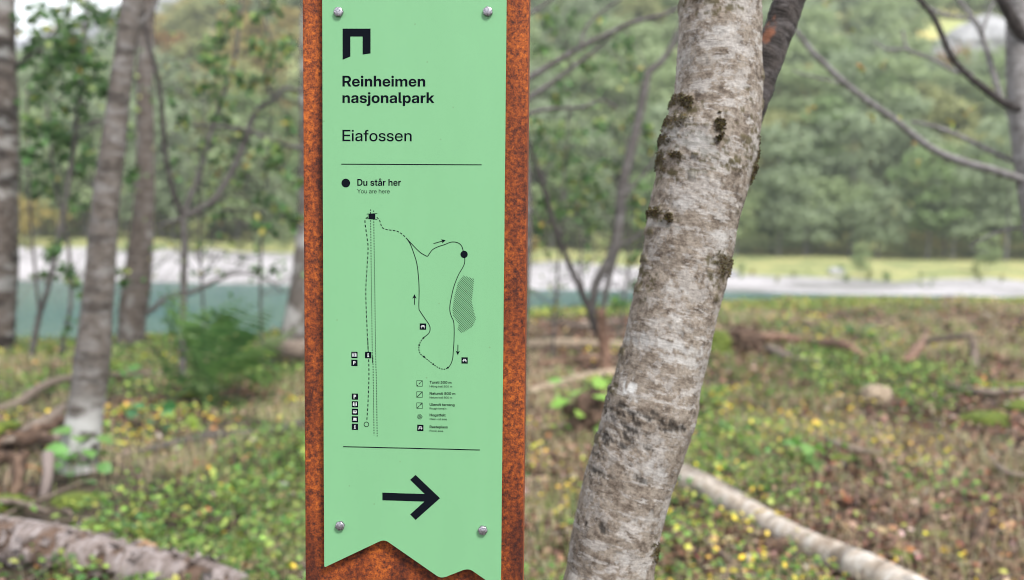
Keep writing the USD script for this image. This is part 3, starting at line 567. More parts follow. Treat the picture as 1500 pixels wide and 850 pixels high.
# moss tufts: short spiky leaves standing off the bark
rng = np.random.default_rng(5)
nrm = rel / R0[..., None]
for x, y, a, b_, s in MOSS:
    w = spot(x, y, a, b_) * s; ii = np.argwhere(w > 0.35)
    if len(ii) < 5 or a * b_ < 45: continue
    ii = ii[rng.integers(0, len(ii), 520 if a * b_ > 60 else 220)]
    p = V[ii[:, 0], ii[:, 1]]; d = nrm[ii[:, 0], ii[:, 1]] * 0.7 + 0.9 * rng.normal(size=(len(ii), 3))
    lv, lf, lc = leaves(p, rng.uniform(0.0016, 0.0038, len(ii)), rng, d, col=palette(rng, len(ii), [(0.057, 0.03705, 0.01368), (0.0741, 0.06555, 0.01425), (0.0342, 0.02109, 0.01026), (0.1083, 0.0798, 0.0228)], [4, 2, 3, 1]))
    obj('moss_patch', (lv, lf), 'leaf_attr', tree, col=lc)
# the dark side stem that forks off behind
st = [P(1000, 420, DT + 0.08), P(1036, 345, DT + 0.13), P(1066, 280, DT + 0.16), P(1084, 225, DT + 0.18), P(1099, 160, DT + 0.19), P(1121, 98, DT + 0.20), P(1142, 40, DT + 0.21), P(1160, -10, DT + 0.22), P(1185, -80, DT + 0.25), P(1230, -230, DT + 0.3), P(1240, -420, DT + 0.35)]
v, f, r = tube(st, [0.024, 0.029, 0.030, 0.030, 0.030, 0.030, 0.031, 0.031, 0.030, 0.026, 0.018], n=260, sides=64, rough=0.22, freq=28, seed=3)
oc = P(1126, 46, DT + 0.185); q_ = (v - oc) @ np.stack([RIGHT, UP], 1); q_ = np.stack([q_[:, 0] - 0.35 * q_[:, 1], q_[:, 1]], 1)
om = sm((1.1 - np.hypot(q_[:, 0] / 0.010, q_[:, 1] / 0.026) - 2.2 * (fbm(r * 90, 3, 4) - 0.5)) / 0.4) * (((v - oc) @ FWD) < 0.02)
obj('side_stem', (v, f), 'bark_dark', tree, smooth=True, rest=r, mask=np.stack([0.9 * om, 0 * om, 0 * om], 1), label='dark rough side stem forking off behind the trunk, with an orange bare patch')

# ------------------------------------------------------------------ trees, shrubs and branches on the bank
def limb(pix, depth, width, dj=0.0, n=40, sides=10, rough=0.06, seed=0, freq=5.0):
    """A limb through photo pixels (x, y[, extra depth]); width in pixels along it."""
    pts = [P(q[0], q[1], depth + (q[2] if len(q) > 2 else dj * k)) for k, q in enumerate(pix)]
    w = np.interp(np.linspace(0, 1, len(pts)), np.linspace(0, 1, len(width)), width)
    return tube(pts, w / 2 / F * depth, n=n, sides=sides, rough=rough, freq=freq, seed=seed)

def clusters(spec, depth, rng, cols, w, lsize=(0.045, 0.075), dens=1.0):
    """Leaf clumps at photo pixels (x, y, radius, n): returns leaf mesh and the clump centres."""
    ps, cs = [], []
    for x, y, r, n in spec:
        c = P(x, y, depth + rng.uniform(-0.7, 0.7)); cs.append(c); R = r / F * depth; n = int(n * dens)
        sub = c + rng.normal(size=(max(2, n // 7), 3)) * R * 0.55
        ps.append(sub[rng.integers(0, len(sub), n)] + rng.normal(size=(n, 3)) * R * 0.22)
    p = np.vstack(ps)
    return leaves(p, rng.uniform(*lsize, len(p)), rng, col=palette(rng, len(p), cols, w)), cs
def twigs(cs, limbs, rng, r0=0.006):
    """A thin twig from each clump centre to the nearest limb point, plus short side twigs."""
    pts = np.vstack([l[0] for l in limbs]); out = []
    for k, c in enumerate(cs):
        d = np.linalg.norm((pts - c) * np.array([1, 1, 0.8]) + np.where(pts[:, 2:] > c[2], 0.5, 0), axis=1); q = pts[np.argmin(d)]
        mid = (q + c) / 2 + rng.normal(size=3) * 0.08 * np.linalg.norm(c - q) + np.array([0, 0, 0.08])
        out.append(tube([q, mid, c], [r0, r0 * 0.7, r0 * 0.3], n=8, sides=5, seed=k % 5))
        for _ in range(5):
            e = c + rng.normal(size=3) * 0.26; out.append(tube([c, (c + e) / 2 + rng.normal(size=3) * 0.03, e], [r0 * 0.6, r0 * 0.45, r0 * 0.2], n=5, sides=4))
    return out
GREENS = [(0.0323, 0.08398, 0.01938), (0.05814, 0.1292, 0.0323), (0.09044, 0.168, 0.05168), (0.155, 0.2003, 0.05814), (0.3101, 0.2584, 0.05168)]

# far left trunk
b = G(-6, 520); dA = (b - EYE) @ FWD
t = Thing('tree', 'dark grey trunk cut by the left edge of the view', 'tree', b)
v, f, r = limb([(-8, 535), (-4, 500), (-1, 440), (0, 340), (0, 200), (-3, 80), (-3, -30), (2, -250)], dA, [46, 46, 48, 50, 52, 50, 46, 36], n=160, sides=40, rough=0.10, seed=1)
mk = np.zeros((len(v), 3)); mk[:, 1] = 0.75 * sm((fbm(r * np.array([4, 4, 8]), 3, 16) - 0.54) / 0.06); mk[:, 2] = 0.35 * sm((fbm(r * np.array([5, 5, 9]), 3, 26) - 0.56) / 0.06)
obj('trunk', (v, f), 'bark_brown', t, smooth=True, rest=r, mask=mk)
tw = [limb([(2, 262), (22, 250), (50, 255, 0.4), (80, 240, .5)], dA, [7, 4, 2]), limb([(0, 128), (20, 100), (60, 70, -.4), (105, 15, -.6)], dA, [8, 5, 2])]
[obj('branch', (q[0], q[1]), 'bark_twig', t, smooth=True, rest=q[2]) for q in tw]

# left pale birch-like trunk and the one beside it
b = G(112, 690); dB = (b - EYE) @ FWD
t = Thing('tree', 'smooth pale grey trunk with a whitish foot, left of the fern', 'tree', b)
rowsB = [(745, 84, 143), (690, 87, 140), (640, 93, 146), (590, 102, 152), (530, 109, 160), (450, 120, 165), (400, 126, 168), (350, 130, 171), (300, 135, 174), (250, 142, 179), (200, 150, 185), (150, 157, 189), (100, 165, 195), (50, 172, 202), (0, 179, 209), (-60, 187, 216), (-200, 205, 232), (-400, 225, 243)]
pts = [P((l + r_) / 2, y, dB) for y, l, r_ in rowsB]; rad = [(r_ - l) / 2 / F * dB for y, l, r_ in rowsB]
rad[0] *= 1.35; rad[1] *= 1.12
v, f, r = tube(pts, rad, n=260, sides=64, rough=0.045, freq=7, seed=2)
pr = 425 - ((v - EYE) @ UP) / ((v - EYE) @ FWD) * F; mk = np.zeros((len(v), 3))
mk[:, 2] = 0.75 * sm((pr - 560) / 70) * sm((fbm(r * 14, 3, 5) - 0.40) / 0.1); mk[:, 1] = 0.5 * sm((fbm(r * np.array([5, 5, 22]), 3, 6) - 0.60) / 0.05)
obj('trunk', (v, f), 'bark_far', t, smooth=True, rest=r, mask=mk)
tw = [limb([(150, 178), (132, 180), (110, 190, .3)], dB, [6, 4, 2]), limb([(200, 40), (225, 10, .2), (250, -60, .4)], dB, [10, 7, 4])]
[obj('branch', (q[0], q[1]), 'bark_twig', t, smooth=True, rest=q[2]) for q in tw]

b = G(190, 516); dC = (b - EYE) @ FWD
t = Thing('tree', 'brownish straight trunk standing just right of the pale grey trunk', 'tree', b)
v, f, r = limb([(188, 530), (191, 505), (194, 460), (200, 420), (207, 350), (212, 280), (213, 200), (212, 120), (214, 50), (217, -10), (222, -160), (226, -300)], dC, [44, 40, 40, 41, 34, 29, 26, 24, 23, 22, 18, 14], n=120, sides=36, rough=0.06, seed=4)
mk = np.zeros((len(v), 3)); mk[:, 2] = 0.3 * sm((fbm(r * 5, 3, 5) - 0.64) / 0.08)
obj('trunk', (v, f), 'bark_brown', t, smooth=True, rest=r, mask=mk)
tw = [limb([(203, 466), (225, 452), (245, 436, .2), (283, 427, .3), (322, 409, .4), (347, 400, .5), (384, 406, .6), (414, 427, .7)], dC, [9, 8, 7, 5, 3], n=50)]
[obj('branch', (q[0], q[1]), 'bark_twig', t, smooth=True, rest=q[2]) for q in tw]
rng = np.random.default_rng(61)
(lv, lf, lc), cs = clusters([(372, 385, 16, 26), (402, 392, 14, 20), (355, 378, 8, 8), (412, 375, 8, 8)], dC + .5, rng, GREENS, [4, 3, 2, 0, 0], (0.06, 0.10))
obj('foliage', (lv, lf), 'leaf_attr', t, col=lc, kind='stuff')

# trunk half hidden behind the post, left side
b = G(425, 508); dD = (b - EYE) @ FWD
t = Thing('tree', 'grey trunk half hidden by the left edge of the rusty post', 'tree', b)
v, f, r = limb([(422, 525), (428, 500), (437, 455), (446, 400), (452, 320), (455, 200), (455, 60), (460, -200)], dD, [46, 40, 36, 36, 34, 32, 30, 22], n=90, sides=30, rough=0.07, seed=5)
mk = np.zeros((len(v), 3)); mk[:, 2] = 0.5 * sm((fbm(r * 5, 3, 5) - 0.55) / 0.05)
obj('trunk', (v, f), 'bark_far', t, smooth=True, rest=r, mask=mk)

# tree right behind the post, whose bare branches reach out to the right
b = G(764, 460); dE = (b - EYE) @ FWD; dE2 = 6.5
b = np.array([*P(764, 470, dE2)[:2], 0]); b[2] = terrain(b[0], b[1])
t = Thing('tree', 'thin grey trunk beside the right edge of the post with bare branches reaching right', 'tree', b)
zb = 425 - ((b - EYE) @ UP) / ((b - EYE) @ FWD) * F
v, f, r = limb([(756, zb + 12), (760, 520), (765, 440), (768, 380), (769, 300), (765, 230), (752, 170), (735, 90), (720, 0), (700, -200)], dE2, [30, 24, 21, 20, 20, 19, 16, 14, 12, 8], n=100, sides=24, rough=0.09, seed=6)
mk = np.zeros((len(v), 3)); pr = 425 - ((v - EYE) @ UP) / ((v - EYE) @ FWD) * F; mk[:, 0] = 0.8 * sm((pr - 390) / 30) * sm((fbm(r * 12, 3, 5) - 0.45) / 0.1)
obj('trunk', (v, f), 'bark_twig', t, smooth=True, rest=r, mask=mk)
for pix, w in (([(740, 135), (774, 115), (809, 94), (853, 68), (888, 51), (924, 34), (971, 22), (1003, 8), (1040, -10)], [10, 10, 9, 8, 7, 5]),
               ([(745, 165), (774, 144), (809, 121), (833, 103), (865, 79), (893, 54)], [9, 9, 8, 7, 5]),
               ([(755, 186), (774, 168), (803, 160), (853, 157), (883, 147), (905, 160)], [8, 7, 6, 5, 3]),
               ([(850, 68), (856, 45), (872, 25), (900, 5), (930, -12)], [5, 4, 3]), ([(728, 35), (775, 20), (800, 5), (830, -20)], [7, 6, 4])):
    v, f, r = limb(pix, dE2, w, dj=0.05, n=40, seed=7); obj('branch', (v, f), 'bark_twig', t, smooth=True, rest=r)

# many stemmed shrub between fern and post
def plant_base(px, d):
    q = P(px, 500, d); z = float(terrain(q[0], q[1])); return np.array([q[0], q[1], z])
def prow_at(p): return 425 - ((p - EYE) @ UP) / ((p - EYE) @ FWD) * F
rng = np.random.default_rng(11)
dF = 9.6; b = plant_base(268, dF)
t = Thing('shrub', 'thin dark forked shrub with green leaves, left of the rusty post', 'shrub', b)
ls = [limb([(267, prow_at(b) + 8), (268, 480), (269, 420), (270, 360), (268, 318)], dF, [11, 11, 10, 10], seed=1),
      limb([(268, 318), (256, 290), (247, 250), (241, 215), (237, 160), (230, 110), (218, 65), (208, 10), (200, -60)], dF, [8, 8, 7, 7, 5], dj=-.05, seed=2),
      limb([(268, 318), (280, 285), (293, 250), (304, 215), (312, 185), (324, 150), (335, 115), (345, 85), (352, 20), (362, -50)], dF, [9, 8, 7, 6, 4], dj=.06, seed=3),
      limb([(268, 318), (290, 308), (316, 290), (334, 262), (346, 238), (360, 205), (368, 178), (384, 155), (402, 146), (413, 131), (426, 130), (450, 138)], dF, [10, 10, 10, 9, 7, 6], dj=.03, seed=4),
      limb([(255, 183), (290, 184), (330, 186), (372, 194), (398, 206), (420, 213), (450, 220)], dF, [4, 6, 7, 7], dj=.02, seed=5),
      limb([(268, 320), (246, 326), (230, 332)], dF, [8, 6, 3], seed=6),
      limb([(400, 148), (390, 110), (398, 70), (385, 20), (372, -30)], dF + .4, [5, 4, 3], seed=7)]
for l in ls: obj('stem', (l[0], l[1]), 'bark_dark' if l is ls[1] else 'bark_twig', t, smooth=True, rest=l[2])
spec = [(310, 100, 22, 45), (330, 55, 24, 55), (300, 70, 20, 40), (355, 120, 20, 38), (375, 70, 22, 40), (385, 115, 18, 30), (330, 165, 20, 34), (350, 200, 18, 30), (400, 220, 18, 34), (325, 225, 22, 48), (420, 60, 22, 30), (395, 240, 20, 40), (360, 260, 18, 26), (270, 170, 18, 24), (390, 290, 18, 30), (415, 320, 22, 40), (380, 330, 18, 28), (350, 15, 20, 30), (400, 15, 22, 30), (425, 180, 16, 20), (285, 125, 14, 18), (430, 270, 16, 20), (255, 240, 14, 12), (305, 330, 16, 14)]
(lv, lf, lc), cs = clusters(spec, dF, rng, GREENS, [4, 4, 3, 2, 0.7], (0.06, 0.10), 1.0)
obj('foliage', (lv, lf), 'leaf_attr', t, col=lc, kind='stuff')
v, f, r = jtubes(twigs(cs, ls, rng)); obj('twigs', (v, f), 'bark_twig', t, smooth=True, rest=r, kind='stuff')

# dense leafy shrub at the far left
rng = np.random.default_rng(12); dL = 10.6; b = plant_base(60, dL)
t = Thing('shrub', 'dense dark green leafy shrub between the two leftmost trunks', 'shrub', b)
zb = prow_at(b)
ls = [limb([(42, zb + 6), (50, 500), (58, 460), (68, 430), (80, 380), (95, 300), (110, 200), (120, 100), (128, 10), (130, -60)], dL, [9, 9, 8, 7, 6, 4], seed=1), limb([(88, zb + 6), (92, 500), (104, 440), (100, 360), (78, 250), (70, 160), (60, 60)], dL, [7, 6, 5, 4, 3], dj=.05, seed=2),
      limb([(58, 460), (52, 400), (45, 320), (42, 240), (40, 120)], dL, [5, 4, 3], dj=-.06, seed=3)]
for l in ls: obj('stem', (l[0], l[1]), 'bark_twig', t, smooth=True, rest=l[2])
spec = [(70, 20, 14, 24), (95, 18, 10, 14), (55, 28, 8, 8), (116, 5, 9, 12), (138, 22, 16, 34), (150, 30, 14, 24), (88, 40, 12, 16), (168, 10, 12, 12), (60, 60, 26, 60), (105, 58, 24, 60), (130, 60, 26, 66), (40, 78, 18, 46), (75, 85, 22, 46), (115, 90, 26, 64), (145, 85, 18, 36), (62, 110, 22, 44), (140, 115, 20, 50), (90, 145, 18, 26), (145, 130, 16, 36), (60, 140, 18, 24), (122, 160, 16, 20), (55, 185, 22, 52), (80, 195, 22, 56), (98, 205, 18, 40), (125, 205, 16, 24), (75, 232, 20, 36), (50, 225, 14, 20), (100, 250, 18, 28), (130, 235, 16, 24), (60, 285, 18, 26), (110, 290, 18, 26), (78, 366, 16, 24), (60, 408, 14, 18), (108, 412, 14, 26), (100, 395, 10, 16), (85, 345, 14, 12), (150, 240, 12, 16), (185, 190, 14, 16), (190, 260, 14, 14), (178, 400, 10, 14), (98, 475, 10, 8)]
(lv, lf, lc), cs = clusters(spec, dL, rng, GREENS, [6, 5, 2, 0.6, 0.3], (0.07, 0.12), 1.1)
obj('foliage', (lv, lf), 'leaf_attr', t, col=lc, kind='stuff')
v, f, r = jtubes(twigs(cs, ls, rng, 0.005)); obj('twigs', (v, f), 'bark_twig', t, smooth=True, rest=r, kind='stuff')

# shrub in front of the river between post and leaning tree
rng = np.random.default_rng(13); b = G(893, 545); dG = (b - EYE) @ FWD
t = Thing('shrub', 'many stemmed bare shrub with a broken brown stump, between post and leaning tree', 'shrub', b)
ls = [limb([(896, 552), (886, 515), (877, 490), (860, 447), (845, 412), (825, 366), (810, 322), (795, 268), (776, 216), (760, 160)], dG, [13, 10, 9, 8, 7, 6], dj=-.05, n=60, seed=1),
      limb([(892, 548), (884, 510), (868, 470), (868, 450), (873, 416), (889, 387), (901, 362), (907, 322), (911, 279), (921, 232), (932, 190), (944, 132), (950, 107), (968, 91), (985, 66), (1000, 30)], dG, [9, 11, 15, 17, 15, 11, 8], dj=.03, n=90, sides=14, seed=2),
      limb([(890, 548), (887, 500), (884, 450), (889, 420), (897, 390), (905, 362)], dG, [9, 8, 8, 9], dj=-.03, seed=3),
      limb([(904, 360), (925, 352), (940, 340), (965, 325)], dG, [6, 5, 3], seed=5),
      limb([(911, 290), (930, 270), (948, 250), (970, 215)], dG, [6, 5, 3], seed=6),
      limb([(860, 447), (850, 395), (852, 350), (840, 300)], dG, [4, 3, 2], seed=8)]
for l in ls: obj('stem', (l[0], l[1]), 'bark_dark' if l is ls[0] else 'bark_twig', t, smooth=True, rest=l[2])
l = limb([(890, 545), (886, 510), (882, 480), (880, 452)], dG - .12, [20, 18, 16, 14], n=30, sides=16, rough=0.2, seed=4, freq=12)
obj('broken_stem', (l[0], l[1]), 'red_wood', t, smooth=True, label='short broken reddish brown stem at its foot')
spec = [(800, 30, 20, 26), (840, 25, 18, 22), (800, 70, 18, 22), (880, 20, 18, 20), (920, 75, 18, 26), (800, 200, 24, 34), (830, 225, 26, 48), (800, 240, 22, 40), (850, 260, 22, 44), (870, 285, 22, 50), (840, 300, 22, 36), (800, 290, 18, 26), (860, 330, 20, 34), (900, 250, 16, 20), (930, 290, 18, 28), (945, 325, 16, 26), (790, 330, 18, 16), (930, 170, 18, 24), (915, 120, 18, 24), (860, 110, 20, 24), (825, 145, 20, 24), (865, 190, 18, 22), (960, 200, 14, 16), (915, 440, 14, 24), (930, 425, 10, 14), (925, 375, 12, 12)]
(lv, lf, lc), cs = clusters(spec, dG + .4, rng, GREENS, [4, 5, 4, 2, 0.6], (0.055, 0.09), 1.5)
obj('foliage', (lv, lf), 'leaf_attr', t, col=lc, kind='stuff')
v, f, r = jtubes(twigs(cs, ls, rng, 0.005)); obj('twigs', (v, f), 'bark_twig', t, smooth=True, rest=r, kind='stuff')

# thin saplings whose fine twigs tangle in front of the river
def sapling(px, d, h, label, seed, leafy=1.0, m_='bark_twig', lean=0.0):
    rg = np.random.default_rng(seed); b = plant_base(px, d); t = Thing('sapling', label, 'sapling', b)
    tip = b + np.array([lean * h, rg.uniform(-.2, .2), h]); ax = spline(np.array([b + [0, 0, -.05], b * .6 + tip * .4 + rg.normal(size=3) * .08 * np.array([1, 1, 0]), tip]), 30)
    tb = tube(ax, [.016, .012, .004], n=40, sides=8, rough=.08, seed=seed % 7); obj('stem', (tb[0], tb[1]), m_, t, smooth=True, rest=tb[2]); tw, ps = [], []
    for k in range(22):
        i = int(rg.uniform(.22, .97) * 29); a = rg.uniform(0, 6.28); L = h * rg.uniform(.16, .40) * (1.1 - i / 40); dr = np.array([math.cos(a), math.sin(a), rg.uniform(.25, 1.0)])
        e = ax[i] + dr * L; md = (ax[i] + e) / 2 + rg.normal(size=3) * .06 * L; q = spline(np.array([ax[i], md, e]), 8); tw.append(tube(q, [.007, .005, .002], n=8, sides=5, seed=k % 5))
        for _ in range(5):
            j = rg.integers(2, 8); e2 = q[j] + (dr * .5 + rg.normal(size=3) * .7) * L * .35; tw.append(tube([q[j], (q[j] + e2) / 2 + rg.normal(size=3) * .02, e2], [.0035, .0025, .0012], n=5, sides=4)); ps.append(e2)
    v, f, r = jtubes(tw); obj('twigs', (v, f), m_, t, smooth=True, rest=r, kind='stuff')
    n = int(110 * leafy); ps = np.array(ps); p = ps[rg.integers(0, len(ps), n)] + rg.normal(size=(n, 3)) * .07
    lv, lf, lc = leaves(p, rg.uniform(.04, .08, n), rg, col=palette(rg, n, GREENS + [(0.30, 0.34, 0.10)], [2, 4, 4, 3, .7, 2])); obj('foliage', (lv, lf), 'leaf_attr', t, col=lc, kind='stuff')
sapling(305, 11.0, 3.6, 'slim leafy sapling left of the post, behind the forked shrub', 201, 1.6)
sapling(385, 10.3, 3.3, 'sapling with many fine twigs right beside the left edge of the post', 202, 1.4, lean=.06)
sapling(150, 11.3, 3.2, 'sapling showing between the two left trunks', 203, 1.6, lean=-.05)
sapling(808, 10.5, 3.3, 'sapling with fine twigs just right of the post', 204, 1.6, lean=.05)
sapling(905, 12.5, 3.6, 'sapling with pale leaves behind the bare shrub', 205, 1.8)

# tree at the right edge with long drooping grey branches
dH = 6.2; b = plant_base(1560, dH)
t = Thing('tree', 'tree at the right edge with long grey branches sweeping down', 'tree', b)
zb = prow_at(b)
l = limb([(1570, zb + 15), (1556, 560), (1540, 440), (1522, 330), (1506, 240), (1494, 160), (1489, 80), (1490, 0), (1494, -150)], dH, [56, 48, 44, 42, 38, 34, 30, 28, 20], n=110, sides=30, rough=0.08, seed=8)
obj('trunk', (l[0], l[1]), 'bark_pale_twig', t, smooth=True, rest=l[2])
for k, (pix, w, dj, m_) in enumerate((
        ([(1540, 185), (1500, 164), (1468, 149), (1445, 132), (1412, 105), (1392, 80), (1380, 52), (1366, 22), (1348, 0), (1330, -40)], [13, 12, 11, 9, 8, 7], -.04, 'bark_dark'),
        ([(1468, 150), (1459, 120), (1450, 90), (1438, 50), (1425, 26), (1405, 0), (1390, -30)], [9, 9, 8, 7, 5], .04, 'bark_pale_twig'),
        ([(1545, 280), (1500, 264), (1450, 248), (1410, 237), (1370, 221), (1340, 200), (1310, 175), (1275, 151), (1240, 124), (1212, 98), (1188, 74), (1170, 50), (1160, 36)], [13, 12, 11, 10, 9, 9, 8, 4], -.03, 'bark_pale_twig'),
        ([(1545, 268), (1500, 243), (1460, 226), (1420, 206), (1372, 186), (1335, 178)], [10, 9, 7, 4], .05, 'bark_pale_twig'),
        ([(1520, 60), (1500, 55), (1484, 30), (1468, 0), (1455, -40)], [20, 19, 17, 15], -.05, 'bark_dark'),
        ([(1425, 108), (1400, 105), (1362, 85), (1330, 72), (1322, 45)], [6, 6, 5, 3], .05, 'bark_pale_twig'), ([(1330, 72), (1300, 72), (1278, 60)], [4, 4, 2], .05, 'bark_pale_twig'),
        ([(1425, 28), (1385, 22), (1350, 5), (1330, -15)], [6, 5, 4], .08, 'bark_pale_twig'),
        ([(1240, 124), (1215, 118), (1180, 110), (1160, 102)], [4, 3, 2], .04, 'bark_pale_twig'),
        ([(1540, 350), (1500, 335), (1470, 338), (1440, 350), (1420, 362)], [6, 5, 4, 2], .05, 'bark_pale_twig'),
        ([(1438, 50), (1448, 20), (1462, -10)], [5, 4, 3], .05, 'bark_pale_twig'))):
    v, f, r = limb(pix, dH, w, dj=dj, n=60, seed=k); obj('branch', (v, f), m_, t, smooth=True, rest=r)
rng = np.random.default_rng(14)
(lv, lf, lc), cs = clusters([(1395, 178, 6, 4), (1275, 165, 12, 8), (1345, 210, 8, 5), (1310, 175, 10, 6), (1258, 95, 10, 6), (1190, 160, 10, 6), (1215, 5, 8, 5), (1340, 235, 8, 5), (1250, 45, 10, 6), (1420, 170, 8, 4), (1290, 90, 8, 4)], dH + .3, rng, [(0.40, 0.26, 0.10), (0.16, 0.2, 0.05), (0.3, 0.3, 0.06)], [3, 2, 2], (0.03, 0.05))
obj('foliage', (lv, lf), 'leaf_attr', t, col=lc, kind='stuff')

# ------------------------------------------------------------------ fallen wood and plants on the forest floor
def ground_limb(pix, w, lift=0.0, n=60, sides=16, rough=0.12, freq=8, seed=0):
    pts, rr = [], []
    for k, q in enumerate(pix):
        ww = np.interp(k / max(len(pix) - 1, 1), np.linspace(0, 1, len(w)), w); hi = q[2] if len(q) > 2 else 0
        g = G(q[0], q[1] + ww * 0.40)
        for _ in range(3):                     # stand the limb on the ground so that its middle is seen at the pixel
            d = (g - EYE) @ FWD; r_ = ww / 2 / F * d; g = G(q[0], min(q[1] + (r_ * 0.8 + hi + lift) / d * F, 1150))
        d = (g - EYE) @ FWD; rr.append(ww / 2 / F * d); g[2] += rr[-1] * 0.8 + lift + hi; pts.append(g)
    return tube(pts, rr, n=n, sides=sides, rough=rough, freq=freq, seed=seed) + (pts,)

def single(name, mesh, mtl, label, cat, rest=None, group=None, mask=None, smooth=True):
    return obj(name, mesh, mtl, None, smooth=smooth, rest=rest, label=label, cat=cat, group=group, mask=mask)

# pale birch log, lower right
ga, gb = G(984, 706), G(1490, 972)
pts = [ga + (gb - ga) * q + np.array([0, 0, 0.052]) + np.array([0, 0.010 * math.sin(7 * q), 0.012 * math.sin(11 * q)]) for q in np.linspace(0, 1, 10)]
v, f, r = tube(pts, np.array([0.078, 0.074, 0.071, 0.066, 0.060, 0.064, 0.072, 0.074, 0.070, 0.066]), n=160, sides=48, rough=0.09, freq=9, seed=2)
mk = np.zeros((len(v), 3)); mk[:, 1] = 0.5 * sm((fbm(r * np.array([10, 10, 2]), 3, 6) - 0.66) / 0.04)
s_ = r[:, 2]; band = sm((noise(np.stack([0 * s_, 0 * s_, s_ * 9], -1), 4) - 0.80) / 0.08); mk[:, 1] = np.maximum(mk[:, 1], 0.55 * band * sm((fbm(r * np.array([14, 14, 4]), 3, 8) - 0.42) / 0.1))
lg = Thing('fallen_log', 'white barked fallen log lying across the lower right of the forest floor', 'log', pts[4])
obj('trunk', (v, f), 'bark_white', lg, smooth=True, rest=r, mask=mk)
v, f = blob(pts[0] + np.array([0.01, 0.02, 0.05]), 0.045, 3, 0.35, 3, 2, (0.8, 0.8, 1.1)); obj('knob', (v, f), 'bark_white', lg, smooth=True, label='yellowish broken knob at its far end')

# rough peeling log, lower left
ga, gb = G(-95, 800), G(352, 893)
pts = [ga + (gb - ga) * q + np.array([0, 0, 0.085]) + np.array([0, 0.012 * math.sin(9 * q), 0.012 * math.sin(5 * q + 1)]) for q in np.linspace(0, 1, 9)]
v, f, r = tube(pts, np.array([0.06, 0.075, 0.082, 0.094, 0.100, 0.095, 0.086, 0.078, 0.05]), n=200, sides=80, rough=0.09, freq=6, seed=5)
lg = Thing('fallen_log', 'rough fallen log with peeling pale bark at the lower left', 'log', pts[4])
cx = spline(np.array(pts), 200)
nrm = v[:200 * 80].reshape(200, 80, 3) - cx[:, None]
plate = fbm(r[:16000].reshape(200, 80, 3) * np.array([11, 11, 8]), 4, 9); edge_ = sm((plate - 0.46) / 0.03)
k = 1 + 0.24 * edge_ + 0.10 * (fbm(r[:16000].reshape(200, 80, 3) * 40, 3, 2) - 0.5)
v[:16000] = (cx[:, None] + nrm * k[..., None]).reshape(-1, 3)
mk = np.zeros((len(v), 3)); mk[:16000, 1] = (0.8 * (1 - np.abs(2 * edge_ - 1)) + 0.25 * (1 - edge_)).ravel(); mk[:16000, 0] = (0.8 * (1 - edge_)).ravel()
obj('trunk', (v, f), 'bark_peeling', lg, smooth=True, rest=r, mask=mk)
rng = np.random.default_rng(3)
for q in range(60):
    i = rng.integers(8, 190); j = rng.integers(0, 80); p = v[i * 80 + j]; o = nrm[i, j] / np.linalg.norm(nrm[i, j])
    if o[2] < -0.2: continue
    a, b_ = rng.uniform(0.02, 0.06, 2); tang = cx[min(i + 1, 199)] - cx[i - 1]; tang /= np.linalg.norm(tang); sd = np.cross(o, tang)
    gx_, gy_ = np.meshgrid(np.linspace(-1, 1, 6), np.linspace(-1, 1, 6)); h = 0.012 * (gx_ ** 2 + 0.4 * gy_) + 0.008 * rng.normal(size=gx_.shape)
    pv = p + o * 0.004 + gx_[..., None] * a * sd * 0.6 + gy_[..., None] * b_ * tang * 0.6 + np.maximum(h, -0.003)[..., None] * o
    ii, jj = np.meshgrid(np.arange(5), np.arange(5), indexing='ij'); qd = np.stack([ii * 6 + jj, ii * 6 + jj + 1, (ii + 1) * 6 + jj + 1, (ii + 1) * 6 + jj], -1).reshape(-1, 4)
    obj('bark_flake', (pv.reshape(-1, 3), np.vstack([qd[:, :3], qd[:, [0, 2, 3]]])), 'bark_peeling', lg, smooth=True, rest=pv.reshape(-1, 3))
for q, sz in (((215, 838), 0.05), ((255, 848), 0.035)):
    c = G(*q); v2, f2 = blob(c + np.array([0, -0.04, 0.10]), sz, 3, 0.4, 3, 2, (1.2, 0.6, 1)); obj('bare_wood', (v2, f2), 'inner_wood', lg, smooth=True, label='orange brown patch of bare wood')

# rotten wood at the foot of the pale trunk
c = G(40, 690); lg = Thing('rotten_log', 'crumbling brown log propped over a dark hollow by the pale trunk', 'log', c)
rg = np.random.default_rng(9)
for k, (q0, q1, w0, hz_, m_) in enumerate((((-60, 706), (92, 648), .075, .16, 'rotten_wood'), ((-40, 700), (70, 668), .06, .20, 'rotten_wood'), ((10, 690), (96, 640), .05, .22, 'dead_stick'), ((-70, 722), (40, 690), .06, .10, 'rotten_wood'), ((30, 680), (84, 690), .04, .16, 'rotten_wood'), ((-20, 690), (30, 672), .05, .22, 'moss_green'), ((66, 672), (104, 660), .05, .12, 'dead_stick'))):
    a, e = G(*q0), G(*q1); a, e = a + np.array([0, 0, hz_ * .8]), e + np.array([0, 0, hz_]); md = (a + e) / 2 + rg.normal(size=3) * .03
    v, f, r = tube([a, md, e], [w0 * .5, w0, w0 * .55], n=50, sides=28, rough=0.6, freq=13, seed=k + 1, oval=0.7); obj('slab', (v, f), m_, lg, smooth=True, rest=r)
for q, k in (((62, 705), 1), ((18, 712), 3)):
    a = G(q[0], q[1] + 22); v, f, r = tube([a + np.array([0, 0, -.03]), a + np.array([0.01, 0.05, 0.10]), a + np.array([-0.03, 0.14, 0.2])], [0.022, 0.03, 0.035], n=16, sides=12, rough=0.3, freq=20, seed=k); obj('root', (v, f), 'bark_peeling' if k in (1, 4) else 'rotten_wood', lg, smooth=True)
